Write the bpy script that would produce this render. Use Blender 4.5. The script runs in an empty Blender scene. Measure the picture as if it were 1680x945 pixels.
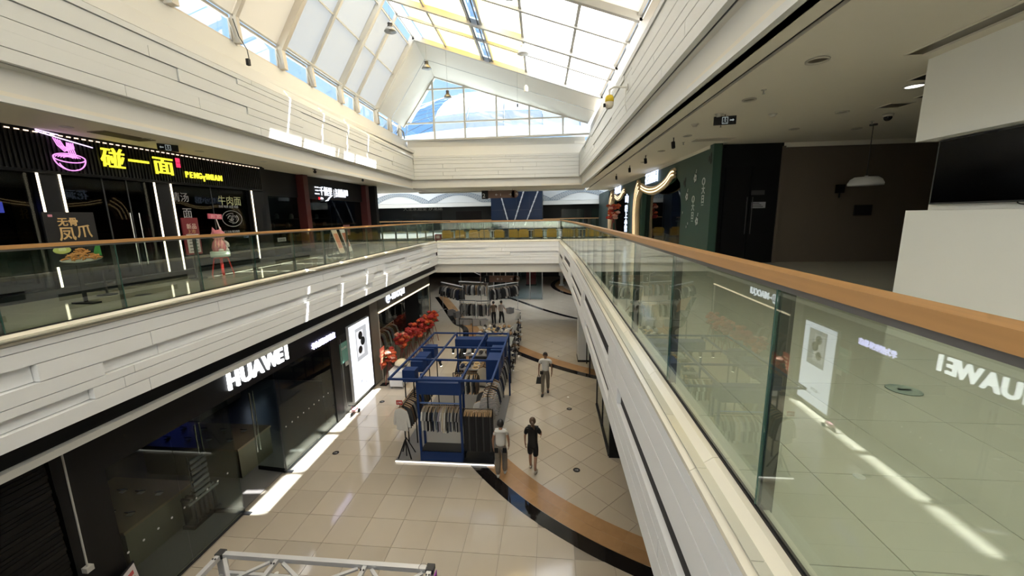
import bpy, math, random
from mathutils import Vector, Matrix, Euler
random.seed(7)
R = math.radians
sc = bpy.context.scene
COL = sc.collection

# ---------------------------------------------------------------- camera, sky, sun, exposure
cam_d = bpy.data.cameras.new('camera'); cam = bpy.data.objects.new('camera', cam_d); COL.objects.link(cam)
sc.camera = cam
cam_d.sensor_fit = 'HORIZONTAL'; cam_d.sensor_width = 36.0; cam_d.lens = 36.0 * 640 / 1680
cam_d.clip_start = 0.05; cam_d.clip_end = 500
cam.matrix_world = Matrix(((0.9952, 0.0012, 0.0982, 0.0), (0.0963, 0.1812, -0.9787, 0.0), (-0.019, 0.9834, 0.1802, 7.1), (0, 0, 0, 1)))
cam.matrix_world = Matrix.Translation((0, 0, 7.1)) @ cam.matrix_world.to_quaternion().to_matrix().to_4x4()

world = bpy.data.worlds.new('sky'); sc.world = world; world.use_nodes = True
wn = world.node_tree.nodes; wl = world.node_tree.links
bg = wn['Background']; tc = wn.new('ShaderNodeTexCoord'); sep = wn.new('ShaderNodeSeparateXYZ'); ramp = wn.new('ShaderNodeValToRGB')
wl.new(tc.outputs['Generated'], sep.inputs[0]); wl.new(sep.outputs['Z'], ramp.inputs[0]); wl.new(ramp.outputs[0], bg.inputs[0])
ramp.color_ramp.elements[0].position = 0.0; ramp.color_ramp.elements[0].color = (0.62, 0.80, 1.0, 1)
ramp.color_ramp.elements[1].position = 0.75; ramp.color_ramp.elements[1].color = (0.17, 0.42, 0.92, 1)
bg.inputs[1].default_value = 1.0
sun_d = bpy.data.lights.new('sun', 'SUN'); sun = bpy.data.objects.new('sun', sun_d); COL.objects.link(sun)
sun_d.energy = 30.0; sun_d.angle = R(0.53); sun_d.color = (1.0, 0.985, 0.97)
sun.rotation_euler = Vector((-0.310, -0.34, -1.0)).to_track_quat('-Z', 'Y').to_euler(); sun.location = (5, 20, 40)
vs = sc.view_settings
sc.display_settings.display_device = 'sRGB'
vs.view_transform = 'Standard'; vs.look = 'None'; vs.gamma = 1.0; vs.use_curve_mapping = False; vs.exposure = 0.55
cy = sc.cycles
cy.max_bounces = 9; cy.diffuse_bounces = 5; cy.glossy_bounces = 4; cy.transparent_max_bounces = 24; cy.transmission_bounces = 6
cy.use_denoising = True; cy.caustics_reflective = False; cy.caustics_refractive = False
cy.sample_clamp_indirect = 6.0

# ---------------------------------------------------------------- helpers
MATS = {}
def mat(name, col, rough=0.5, metal=0.0, spec=0.5, var=0.0, scale=4.0, bump=0.0, bscale=40.0, stretch=None, coat=0.0):
    if name in MATS: return MATS[name]
    m = bpy.data.materials.new(name); m.use_nodes = True; MATS[name] = m
    nt = m.node_tree; p = nt.nodes['Principled BSDF']
    p.inputs['Base Color'].default_value = (*col, 1); p.inputs['Roughness'].default_value = rough
    p.inputs['Metallic'].default_value = metal; p.inputs['Specular IOR Level'].default_value = spec
    if coat: p.inputs['Coat Weight'].default_value = coat; p.inputs['Coat Roughness'].default_value = 0.05
    if var > 0 or bump > 0:
        t = nt.nodes.new('ShaderNodeTexCoord'); mp = nt.nodes.new('ShaderNodeMapping')
        nt.links.new(t.outputs['Object'], mp.inputs[0])
        if stretch: mp.inputs['Scale'].default_value = stretch
    if var > 0:
        n = nt.nodes.new('ShaderNodeTexNoise'); n.inputs['Scale'].default_value = scale; n.inputs['Detail'].default_value = 4
        nt.links.new(mp.outputs[0], n.inputs['Vector'])
        oi = nt.nodes.new('ShaderNodeObjectInfo')
        mx = nt.nodes.new('ShaderNodeMix'); mx.data_type = 'RGBA'
        mx.inputs['A'].default_value = (*[c * (1 - var) for c in col], 1); mx.inputs['B'].default_value = (*[min(1, c * (1 + var)) for c in col], 1)
        ad = nt.nodes.new('ShaderNodeMath'); ad.operation = 'MULTIPLY_ADD'; ad.inputs[1].default_value = 0.6
        md = nt.nodes.new('ShaderNodeMath'); md.operation = 'MULTIPLY'; md.inputs[1].default_value = 0.4
        nt.links.new(n.outputs[0], ad.inputs[0]); nt.links.new(oi.outputs['Random'], md.inputs[0]); nt.links.new(md.outputs[0], ad.inputs[2])
        nt.links.new(ad.outputs[0], mx.inputs['Factor']); nt.links.new(mx.outputs['Result'], p.inputs['Base Color'])
    if bump > 0:
        n2 = nt.nodes.new('ShaderNodeTexNoise'); n2.inputs['Scale'].default_value = bscale
        nt.links.new(mp.outputs[0], n2.inputs['Vector'])
        b = nt.nodes.new('ShaderNodeBump'); b.inputs['Strength'].default_value = bump; b.inputs['Distance'].default_value = 0.01
        nt.links.new(n2.outputs[0], b.inputs['Height']); nt.links.new(b.outputs[0], p.inputs['Normal'])
    return m
def em(name, col, strength=1.0):
    if name in MATS: return MATS[name]
    m = mat(name, (0.02, 0.02, 0.02)); p = m.node_tree.nodes['Principled BSDF']
    p.inputs['Emission Color'].default_value = (*col, 1); p.inputs['Emission Strength'].default_value = strength
    return m
def glass(name, tint=(0.86, 0.92, 0.88), ior=1.5, rough=0.0, dirt=0.0):
    if name in MATS: return MATS[name]
    m = bpy.data.materials.new(name); m.use_nodes = True; MATS[name] = m
    nt = m.node_tree; nt.nodes.remove(nt.nodes['Principled BSDF']); out = nt.nodes['Material Output']
    ge = nt.nodes.new('ShaderNodeNewGeometry'); mi = nt.nodes.new('ShaderNodeMix'); mi.data_type = 'FLOAT'
    mi.inputs['A'].default_value = ior; mi.inputs['B'].default_value = 1.0 / ior
    nt.links.new(ge.outputs['Backfacing'], mi.inputs['Factor'])
    fr = nt.nodes.new('ShaderNodeFresnel'); nt.links.new(mi.outputs['Result'], fr.inputs['IOR'])
    tr = nt.nodes.new('ShaderNodeBsdfTransparent'); tr.inputs[0].default_value = (*tint, 1)
    gl = nt.nodes.new('ShaderNodeBsdfGlossy'); gl.inputs['Roughness'].default_value = rough; gl.inputs['Color'].default_value = (0.95, 0.97, 0.95, 1)
    mx = nt.nodes.new('ShaderNodeMixShader')
    nt.links.new(fr.outputs[0], mx.inputs[0]); nt.links.new(tr.outputs[0], mx.inputs[1]); nt.links.new(gl.outputs[0], mx.inputs[2])
    last = mx
    if dirt > 0:
        df = nt.nodes.new('ShaderNodeBsdfDiffuse'); df.inputs[0].default_value = (0.6, 0.63, 0.58, 1)
        mx2 = nt.nodes.new('ShaderNodeMixShader'); mx2.inputs[0].default_value = dirt
        nt.links.new(mx.outputs[0], mx2.inputs[1]); nt.links.new(df.outputs[0], mx2.inputs[2]); last = mx2
    nt.links.new(last.outputs[0], out.inputs[0])
    return m
def fabric(name, col, trans=0.5, var=0.0, scale=0.4):
    """translucent sheet: part diffuse reflection, part diffuse transmission"""
    if name in MATS: return MATS[name]
    m = bpy.data.materials.new(name); m.use_nodes = True; MATS[name] = m
    nt = m.node_tree; nt.nodes.remove(nt.nodes['Principled BSDF']); out = nt.nodes['Material Output']
    d = nt.nodes.new('ShaderNodeBsdfDiffuse'); d.inputs[0].default_value = (*col, 1)
    t = nt.nodes.new('ShaderNodeBsdfTranslucent'); t.inputs[0].default_value = (*col, 1)
    mx = nt.nodes.new('ShaderNodeMixShader'); mx.inputs[0].default_value = trans
    nt.links.new(d.outputs[0], mx.inputs[1]); nt.links.new(t.outputs[0], mx.inputs[2]); nt.links.new(mx.outputs[0], out.inputs[0])
    if var:
        tcn = nt.nodes.new('ShaderNodeTexCoord'); n = nt.nodes.new('ShaderNodeTexNoise'); n.inputs['Scale'].default_value = scale; n.inputs['Detail'].default_value = 5
        nt.links.new(tcn.outputs['Object'], n.inputs['Vector'])
        r = nt.nodes.new('ShaderNodeValToRGB'); r.color_ramp.elements[0].position = 0.42; r.color_ramp.elements[1].position = 0.62
        r.color_ramp.elements[0].color = (col[0] * 0.93, col[1] * (1 - var), col[2] * (1 - 2.2 * var), 1); r.color_ramp.elements[1].color = (*col, 1)
        nt.links.new(n.outputs[0], r.inputs[0])
        for q in (d, t): nt.links.new(r.outputs[0], q.inputs[0])
    return m

class MB:
    def __init__(s): s.v = []; s.f = []
    def add(s, vs, fs):
        o = len(s.v); s.v += [tuple(map(float, q)) for q in vs]; s.f += [tuple(i + o for i in f) for f in fs]; return s
    def box(s, x0, x1, y0, y1, z0, z1):
        return s.hexa([(x0, y0, z0), (x1, y0, z0), (x1, y1, z0), (x0, y1, z0), (x0, y0, z1), (x1, y0, z1), (x1, y1, z1), (x0, y1, z1)])
    def hexa(s, p):
        return s.add(p, [(0, 3, 2, 1), (4, 5, 6, 7), (0, 1, 5, 4), (1, 2, 6, 5), (2, 3, 7, 6), (3, 0, 4, 7)])
    def obox(s, c, d, rot=(0, 0, 0)):
        M = Euler(rot).to_matrix(); c = Vector(c); h = [q / 2 for q in d]
        return s.hexa([c + M @ Vector((sx * h[0], sy * h[1], sz * h[2])) for sz in (-1, 1) for sx, sy in ((-1, -1), (1, -1), (1, 1), (-1, 1))])
    def bar(s, a, b, w, h, up=(0, 0, 1)):
        a = Vector(a); b = Vector(b); d = (b - a).normalized(); u = Vector(up); sd = d.cross(u)
        if sd.length < 1e-4: sd = d.cross(Vector((1, 0, 0)))
        sd.normalize(); u = sd.cross(d).normalized(); sd = sd * (w / 2); u = u * (h / 2)
        return s.hexa([a - sd - u, a + sd - u, b + sd - u, b - sd - u, a - sd + u, a + sd + u, b + sd + u, b - sd + u])
    def cyl(s, a, b, r0, r1=None, n=10):
        r1 = r0 if r1 is None else r1; a = Vector(a); b = Vector(b); d = (b - a).normalized()
        t = d.cross(Vector((0, 0, 1))); t = Vector((1, 0, 0)) if t.length < 1e-4 else t.normalized(); u = d.cross(t)
        vs = [a + (t * math.cos(2 * math.pi * i / n) + u * math.sin(2 * math.pi * i / n)) * r0 for i in range(n)] + \
             [b + (t * math.cos(2 * math.pi * i / n) + u * math.sin(2 * math.pi * i / n)) * r1 for i in range(n)]
        return s.add(vs, [(i, (i + 1) % n, n + (i + 1) % n, n + i) for i in range(n)] + [tuple(range(n - 1, -1, -1)), tuple(range(n, 2 * n))])
    def tube(s, pts, r, n=8):
        for a, b in zip(pts, pts[1:]): s.cyl(a, b, r, r, n)
        return s
    def sweep(s, pts, rad, n=10):
        """one continuous tube through pts with a radius per point"""
        pts = [Vector(p) for p in pts]; rad = rad if isinstance(rad, (list, tuple)) else [rad] * len(pts); o = len(s.v); vs = []; prev = None
        for i, p in enumerate(pts):
            d = (pts[min(i + 1, len(pts) - 1)] - pts[max(i - 1, 0)]).normalized()
            t = (prev - d * prev.dot(d)) if prev is not None else d.cross(Vector((0, 0, 1)))
            if t.length < 1e-4: t = d.cross(Vector((1, 0, 0)))
            t.normalize(); prev = t; u = d.cross(t)
            vs += [p + (t * math.cos(2 * math.pi * k / n) + u * math.sin(2 * math.pi * k / n)) * rad[i] for k in range(n)]
        fs = [(i * n + k, i * n + (k + 1) % n, (i + 1) * n + (k + 1) % n, (i + 1) * n + k) for i in range(len(pts) - 1) for k in range(n)]
        return s.add(vs, fs + [tuple(range(n - 1, -1, -1)), tuple(range((len(pts) - 1) * n, len(pts) * n))])
    def lathe(s, prof, c=(0, 0, 0), n=16):
        vs = [(c[0] + r * math.cos(2 * math.pi * k / n), c[1] + r * math.sin(2 * math.pi * k / n), c[2] + z) for r, z in prof for k in range(n)]
        m = len(prof)
        return s.add(vs, [(i * n + k, i * n + (k + 1) % n, (i + 1) * n + (k + 1) % n, (i + 1) * n + k) for i in range(m - 1) for k in range(n)] + [tuple(range(n - 1, -1, -1)), tuple(range((m - 1) * n, m * n))])
    def sphere(s, c, r, sc3=(1, 1, 1), n=12, m=8):
        prof = [(max(1e-4, math.sin(math.pi * i / m)), -math.cos(math.pi * i / m)) for i in range(m + 1)]
        o = len(s.v); s.lathe(prof, (0, 0, 0), n)
        for i in range(o, len(s.v)):
            x, y, z = s.v[i]; s.v[i] = (c[0] + x * r * sc3[0], c[1] + y * r * sc3[1], c[2] + z * r * sc3[2])
        return s
    def prism(s, poly, axis, a, b):
        """2D polygon extruded along an axis; the other two axes keep their x,y,z order"""
        def P(q, t): return {'x': (t, q[0], q[1]), 'y': (q[0], t, q[1]), 'z': (q[0], q[1], t)}[axis]
        n = len(poly)
        return s.add([P(q, a) for q in poly] + [P(q, b) for q in poly], [tuple(range(n - 1, -1, -1)), tuple(range(n, 2 * n))] + [(i, (i + 1) % n, n + (i + 1) % n, n + i) for i in range(n)])
    def loft(s, pa, pb):
        n = len(pa); return s.add(list(pa) + list(pb), [tuple(range(n - 1, -1, -1)), tuple(range(n, 2 * n))] + [(i, (i + 1) % n, n + (i + 1) % n, n + i) for i in range(n)])
    def mesh(s, name, m=None, smooth=False):
        me = bpy.data.meshes.new(name); me.from_pydata(s.v, [], s.f); me.update()
        fix_normals(me)
        if m: me.materials.append(m)
        if smooth:
            for p in me.polygons: p.use_smooth = True
        return me
    def build(s, name, m, parent=None, smooth=False, loc=None, rot=None):
        return link(name, s.mesh(name, m, smooth), parent, loc, rot)
import bmesh
def fix_normals(me):
    bm = bmesh.new(); bm.from_mesh(me); bmesh.ops.recalc_face_normals(bm, faces=bm.faces); bm.to_mesh(me); bm.free()
def link(name, data, parent=None, loc=None, rot=None):
    o = bpy.data.objects.new(name, data); COL.objects.link(o)
    if parent is not None: o.parent = parent
    if loc is not None: o.location = loc
    if rot is not None: o.rotation_euler = rot
    return o
def tag(o, label, cat, group=None):
    o['label'] = label; o['category'] = cat
    if group: o['group'] = group
    return o
def thing(name, label, cat, loc=(0, 0, 0), rz=0.0, group=None):
    return tag(link(name, None, None, loc, (0, 0, rz)), label, cat, group)
def struct(o, label=None):
    o['kind'] = 'structure'
    if label: o['label'] = label
    return o
def sroot(name, label=None):
    return struct(link(name, None), label)
def setmat(o, m):
    o.material_slots[0].link = 'OBJECT'; o.material_slots[0].material = m
def dup(o, parent=None, loc=None, rz=None):
    c = o.copy(); COL.objects.link(c); c.parent = parent
    if loc is not None: c.location = loc
    if rz is not None: c.rotation_euler = (0, 0, rz)
    for ch in list(o.children): dup(ch, c)
    return c
def text(name, body, m, parent, loc, rz, size, depth=0.01, bold=0.0, align='LEFT', sx=1.0, shear=0.0, space=1.0):
    cu = bpy.data.curves.new(name, 'FONT'); cu.body = body; cu.size = size; cu.extrude = depth / 2; cu.offset = bold; cu.align_x = align; cu.shear = shear; cu.space_character = space
    cu.resolution_u = 3
    ob = bpy.data.objects.new(name, cu)
    me = bpy.data.meshes.new_from_object(ob)
    bpy.data.objects.remove(ob); bpy.data.curves.remove(cu)
    me.name = name; me.materials.clear(); me.materials.append(m)
    o = link(name, me, parent, loc, (R(90), 0, rz)); o.scale = (sx, 1, 1)
    return o
def ordn(i): return ['first', 'second', 'third', 'fourth', 'fifth', 'sixth', 'seventh', 'eighth', 'ninth', 'tenth', 'eleventh', 'twelfth', 'thirteenth', 'fourteenth', 'fifteenth', 'sixteenth', 'seventeenth', 'eighteenth', 'nineteenth', 'twentieth', 'twenty-first', 'twenty-second', 'twenty-third', 'twenty-fourth', 'twenty-fifth', 'twenty-sixth', 'twenty-seventh', 'twenty-eighth', 'twenty-ninth', 'thirtieth'][i]

# ---------------------------------------------------------------- materials
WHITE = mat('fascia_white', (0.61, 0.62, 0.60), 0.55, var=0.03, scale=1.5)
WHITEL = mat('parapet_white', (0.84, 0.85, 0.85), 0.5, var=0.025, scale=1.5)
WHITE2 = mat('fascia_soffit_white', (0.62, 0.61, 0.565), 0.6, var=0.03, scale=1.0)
CEIL = mat('ceiling_paint', (0.68, 0.635, 0.54), 0.7, var=0.02)
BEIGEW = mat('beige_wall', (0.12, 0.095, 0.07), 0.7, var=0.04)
STONE = mat('coping_stone', (0.80, 0.76, 0.63), 0.12, var=0.08, scale=3)
STEEL = mat('painted_steel', (0.50, 0.49, 0.45), 0.45, var=0.02)
STEELB = mat('beige_steel', (0.58, 0.53, 0.45), 0.5, var=0.03)
BLACK = mat('matte_black', (0.005, 0.005, 0.0055), 0.6, spec=0.35)
BLACKG = mat('gloss_black', (0.006, 0.006, 0.007), 0.12)
DARK = mat('dark_grey', (0.03, 0.03, 0.032), 0.5)
CHAR = mat('charcoal_panel', (0.035, 0.035, 0.036), 0.45, var=0.1)
CHROME = mat('brushed_steel', (0.55, 0.55, 0.54), 0.25, metal=1.0)
GREYM = mat('grey_metal', (0.30, 0.30, 0.29), 0.4, metal=0.6)
POSTM = mat('dark_bronze_post', (0.11, 0.105, 0.09), 0.3, metal=0.5)
RSTEEL = mat('roof_steel', (0.40, 0.39, 0.36), 0.5, var=0.02)
RAILW = mat('handrail_wood', (0.50, 0.27, 0.10), 0.35, var=0.25, scale=3.0, stretch=(12, 0.6, 12))
RAILU = mat('handrail_under', (0.16, 0.155, 0.145), 0.35, metal=0.4)
TILE = mat('floor_tile', (0.49, 0.43, 0.345), 0.10, var=0.12, scale=0.9, spec=0.6)
GROUT = mat('floor_grout', (0.27, 0.235, 0.185), 0.4)
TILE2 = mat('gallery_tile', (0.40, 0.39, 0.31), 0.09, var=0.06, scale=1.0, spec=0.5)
TILE2R = mat('gallery_tile_lit', (0.62, 0.61, 0.51), 0.10, var=0.04, scale=1.0, spec=0.5)  # gallery tile again, lighter; the sides' difference in light is in the colour
BANDK = mat('black_granite', (0.012, 0.010, 0.009), 0.06, var=0.5, scale=30)
WOODT = mat('wood_tile', (0.40, 0.235, 0.115), 0.15, var=0.22, scale=2.0, stretch=(3, 3, 3))
GLASS = glass('railing_glass', (0.875, 0.925, 0.88), 1.62)
SHOPG = glass('shop_glass', (0.80, 0.84, 0.82), 1.33)
DARKG = glass('dark_shop_glass', (0.55, 0.58, 0.57), 1.22)
CLEARG = glass('window_glass', (0.90, 0.95, 0.97))
EDGEG = mat('glass_edge', (0.04, 0.10, 0.08), 0.2)
RED = mat('red_paint', (0.42, 0.02, 0.015), 0.4)
LEDW = em('warm_led', (1.0, 0.86, 0.62), 2.5)
LEDC = em('cool_sign_light', (0.88, 0.92, 1.0), 1.8)
# ================================================================ STRUCTURE
Z2 = 5.70
def XUL(y): return -7.42 - 0.028 * y      # upper fascia, noodle-shop side
def XUR(y): return 1.98 - 0.012 * y       # upper fascia, green-shop side
# ---- ground floor with tiles laid one by one near the camera
floor = struct(link('floor', None), 'polished beige tiled ground floor of the mall')
MB().box(-18, 14, -6, 75, -0.25, -0.012).build('floor_bed', GROUT, floor)
def catmull(pts, n=12):
    out = []; P = [pts[0]] + list(pts) + [pts[-1]]
    for i in range(1, len(P) - 2):
        for k in range(n):
            t = k / n; a, b, c, d = P[i - 1], P[i], P[i + 1], P[i + 2]
            out.append(tuple(0.5 * (2 * b[j] + (c[j] - a[j]) * t + (2 * a[j] - 5 * b[j] + 4 * c[j] - d[j]) * t * t + (3 * b[j] - a[j] - 3 * c[j] + d[j]) * t ** 3) for j in range(2)))
    out.append(tuple(pts[-1])); return out
band_a = catmull([(-10.5, 34), (-9.02, 30.7), (-6.7, 25.4), (-5.5, 23.3), (-4.3, 16.0), (-3.3, 11.6), (-2.25, 9.97), (-0.49, 8.17), (1.65, 6.81), (4.2, 5.9)])
def band_x(y):    # x of the band at a given y
    for (x0, y0), (x1, y1) in zip(band_a, band_a[1:]):
        if y1 <= y <= y0: return x0 + (x1 - x0) * (y0 - y) / max(1e-6, y0 - y1)
    return -10.5 if y > 34 else 9.0
tile_me = MB().box(-0.3955, 0.3955, -0.3955, 0.3955, -0.012, 0.0).mesh('tile', TILE)
tile_n = 0; far_tiles = MB()
cand = []
for i in range(-22, 14):
    for j in range(5, 60):
        x = i * 0.8 + 0.1; y = j * 0.8 + 0.3
        if x < -7.6 and y < 24.0: continue
        if x > 5: continue
        if x > band_x(y) + 0.35: continue
        cand.append((x, y, 0, -0.0005))
for i in range(-60, 60):
    for j in range(-60, 60):
        x = (i + j) * 0.5657 + 2.0; y = (i - j) * 0.5657 + 11.0
        if not (-12 < x < 5 and 4.5 < y < 50): continue
        if x < band_x(y) + 0.35 + 0.25: continue
        cand.append((x, y, 45, 0.0))
cand.sort(key=lambda q: (q[0] + 2.5) ** 2 * 0.5 + (q[1] - 3) ** 2)
for (x, y, a, z) in cand:
    if tile_n < 300:
        link('tile', tile_me, floor, (x, y, z), (0, 0, R(a))); tile_n += 1
    else:
        far_tiles.obox((x, y, z - 0.006), (0.791, 0.791, 0.012), (0, 0, R(a)))
ft = far_tiles.build('far_tiles', TILE, floor); ft['kind'] = 'stuff'
def ribbon(pts, w0, w1, z):
    """strip between offsets w0..w1 to the right-hand side of the path"""
    L = []; Rr = []
    for i, p in enumerate(pts):
        a = pts[max(0, i - 1)]; b = pts[min(len(pts) - 1, i + 1)]; d = Vector((b[0] - a[0], b[1] - a[1])).normalized(); n = Vector((-d.y, d.x))
        L.append((p[0] + n.x * w0, p[1] + n.y * w0)); Rr.append((p[0] + n.x * w1, p[1] + n.y * w1))
    return L, Rr
def band(name, pts, w0, w1, m, z=0.002, step=1, gap=0.0):
    L, Rr = ribbon(pts, w0, w1, z); mb = MB()
    for i in range(len(pts) - 1):
        mb.hexa([(*L[i], -0.01), (*Rr[i], -0.01), (*Rr[i + 1], -0.01), (*L[i + 1], -0.01), (*L[i], z), (*Rr[i], z), (*Rr[i + 1], z), (*L[i + 1], z)])
    return mb.build(name, m, floor)
band('granite_inlay', band_a, 0.0, 0.36, BANDK)
def wood_inlay(pts, w0, w1, y_lim=40):
    L, Rr = ribbon(pts, w0, w1, 0); acc = 0.0; i0 = 0
    for i in range(1, len(pts)):
        acc += (Vector(pts[i]) - Vector(pts[i - 1])).length
        if acc > 0.75 or i == len(pts) - 1:
            mb = MB()
            for k in range(i0, i):
                mb.hexa([(*L[k], -0.01), (*Rr[k], -0.01), (*Rr[k + 1], -0.01), (*L[k + 1], -0.01), (*L[k], 0.002), (*Rr[k], 0.002), (*Rr[k + 1], 0.002), (*L[k + 1], 0.002)])
            if mb.f: mb.build('wood_inlay_tile', WOODT, floor)
            i0 = i; acc = 0.0
wood_inlay(band_a, 0.37, 0.72); wood_inlay(band_a, 0.725, 1.06)
band_b = catmull([(-3.6, 21.6), (-1.86, 19.5), (-0.2, 17.9), (1.54, 16.66), (3.6, 15.6)])
band('granite_inlay', band_b, 0.0, 0.36, BANDK); wood_inlay(band_b, 0.37, 1.0)
band_c = catmull([(-4.8, 35), (-2.73, 32.15), (-0.8, 29.4), (1.48, 26.83), (4.0, 25)])
band('granite_inlay', band_c, 0.0, 0.36, BANDK)
band_d = catmull([(2.6, 45), (0.9, 44), (0.05, 41.0), (0.3, 38.0), (1.49, 35.3), (3.4, 33.5)])
band('granite_inlay', band_d, 0.0, 0.45, BANDK); wood_inlay(band_d, 0.46, 1.2)

# ---- upper floor slabs
gal_l = sroot('floor_left', 'grey-green tiled walkway in front of the noodle shop')
MB().box(-16, -6.92, -6, 27.4, 5.25, Z2 - 0.012).build('floor_slab', GROUT, gal_l)
gal_r = sroot('floor_right', 'pale tiled walkway behind the near glass railing')
MB().box(0.985, 12, -6, 30, 5.25, Z2 - 0.012).build('floor_slab', GROUT, gal_r)
gal_f = sroot('floor_bridge', 'tiled walkway bridge crossing the atrium')
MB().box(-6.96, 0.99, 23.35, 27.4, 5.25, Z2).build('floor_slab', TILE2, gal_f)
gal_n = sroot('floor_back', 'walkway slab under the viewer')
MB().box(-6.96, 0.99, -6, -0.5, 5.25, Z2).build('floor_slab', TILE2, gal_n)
t2 = MB().box(-0.2975, 0.2975, -0.2975, 0.2975, -0.012, 0).mesh('tile', TILE2)
far2 = {}
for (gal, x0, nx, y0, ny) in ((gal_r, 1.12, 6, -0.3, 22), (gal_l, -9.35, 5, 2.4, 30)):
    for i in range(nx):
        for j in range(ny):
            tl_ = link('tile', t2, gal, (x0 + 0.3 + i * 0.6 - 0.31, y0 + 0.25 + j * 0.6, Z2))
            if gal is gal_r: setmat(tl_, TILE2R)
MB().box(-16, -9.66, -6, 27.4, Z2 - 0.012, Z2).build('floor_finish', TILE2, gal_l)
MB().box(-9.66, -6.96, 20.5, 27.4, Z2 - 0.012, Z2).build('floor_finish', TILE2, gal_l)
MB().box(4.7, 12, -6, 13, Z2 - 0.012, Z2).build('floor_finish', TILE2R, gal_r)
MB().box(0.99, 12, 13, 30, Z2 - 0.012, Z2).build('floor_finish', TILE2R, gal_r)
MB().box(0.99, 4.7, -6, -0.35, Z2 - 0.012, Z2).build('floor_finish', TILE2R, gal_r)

# ---- boarded fascias: rows of panels, some set back
def boards(parent, path, face, rows, seed, lens=(2.2, 4.5), recess=0.09, p_rec=0.0, thick=0.12, spec=None, m=None, mrec=None):
    """path = (start, end, length) of the outer face line, face = outward 2D normal; rows = [(z0,z1)]; spec = [(row, y0, y1)] set-back stretches; every board a piece of its own"""
    rnd = random.Random(seed); T = path[2]
    def at(t):
        a, b = path[0], path[1]; u = t / T; return Vector((a[0] + (b[0] - a[0]) * u, a[1] + (b[1] - a[1]) * u))
    n = Vector(face); ax = 1 if abs(path[1][1] - path[0][1]) > 0.5 else 0; ya, yb = path[0][ax], path[1][ax]
    for k, (z0, z1) in enumerate(rows):
        cuts = {0.0, T}; t = rnd.uniform(1.0, lens[1])
        while t < T - 0.8: cuts.add(t); t += rnd.uniform(*lens)
        iv = []
        for (r, y0, y1) in (spec or []):
            if r == k:
                t0 = max(0.0, min(T, (y0 - ya) / (yb - ya) * T)); t1 = max(0.0, min(T, (y1 - ya) / (yb - ya) * T))
                if t1 - t0 > 0.05: cuts |= {t0, t1}; iv.append((t0, t1))
        cs = sorted(cuts); cs = [c for i, c in enumerate(cs) if i == 0 or c - cs[i - 1] > 0.12 or c == T]
        for t, e in zip(cs, cs[1:]):
            mid = (t + e) / 2; rec = 0.0
            if spec is not None: rec = recess if any(p <= mid <= q for p, q in iv) else 0.0
            elif rnd.random() < p_rec and 1 < k < len(rows) - 1: rec = recess
            a = at(t + 0.005) - n * rec; b = at(e - 0.005) - n * rec; a2 = at(t + 0.005) - n * (thick + 0.06); b2 = at(e - 0.005) - n * (thick + 0.06)
            zz0, zz1 = z0 + .006, z1 - .006
            MB().hexa([(a.x, a.y, zz0), (b.x, b.y, zz0), (b2.x, b2.y, zz0), (a2.x, a2.y, zz0), (a.x, a.y, zz1), (b.x, b.y, zz1), (b2.x, b2.y, zz1), (a2.x, a2.y, zz1)]).build('panel', mrec if (rec and mrec) else (m or WHITE), parent)
def copings(parent, path, T, n, step=1.25):
    """sloped stone slabs on the parapet: n = outward normal; path from the glass line"""
    k = 0; t = 0.0
    a, b = Vector(path[0]), Vector(path[1]); n = Vector(n)
    while t < T - 0.02:
        e = min(T, t + step); p = a + (b - a) * (t / T + 0.003 / T); q = a + (b - a) * (e / T - 0.003 / T)
        prof = [(-0.05, 5.60), (-0.05, 5.735), (0.045, 5.735), (0.165, 5.645), (0.165, 5.615)]
        MB().loft([(p.x + n.x * u, p.y + n.y * u, z) for u, z in prof], [(q.x + n.x * u, q.y + n.y * u, z) for u, z in prof]).build('coping_stone', STONE, parent)
        t = e
ROWS = [(5.51, 5.61), (5.30, 5.51), (5.05, 5.30), (4.84, 5.05), (4.71, 4.84), (4.53, 4.71), (4.31, 4.53)]
wl_ = sroot('wall_left', 'white boarded parapet below the noodle shop walkway')
LY0, LY1 = 1.0, 23.3
def XL(y): return -6.90 - 0.0055 * max(0.0, y)   # left glass line
pl = ((XL(LY0) + 0.16, LY0), (XL(LY1) + 0.16, LY1), LY1 - LY0)
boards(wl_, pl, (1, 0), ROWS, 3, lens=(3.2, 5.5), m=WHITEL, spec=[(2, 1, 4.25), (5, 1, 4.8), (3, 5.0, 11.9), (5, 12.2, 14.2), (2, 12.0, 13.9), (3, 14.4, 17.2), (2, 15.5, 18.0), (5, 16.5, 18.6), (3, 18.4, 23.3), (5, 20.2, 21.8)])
copings(wl_, ((XL(LY0), LY0), (XL(LY1), LY1)), LY1 - LY0, (1, 0))
MB().loft([(XL(LY0) - 0.12, LY0, 4.32), (XL(LY0) + 0.03, LY0, 4.32), (XL(LY0) + 0.03, LY0, 5.60), (XL(LY0) - 0.12, LY0, 5.60)], [(XL(LY1) - 0.12, LY1, 4.32), (XL(LY1) + 0.03, LY1, 4.32), (XL(LY1) + 0.03, LY1, 5.60), (XL(LY1) - 0.12, LY1, 5.60)]).build('backing', BLACK, wl_)
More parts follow.
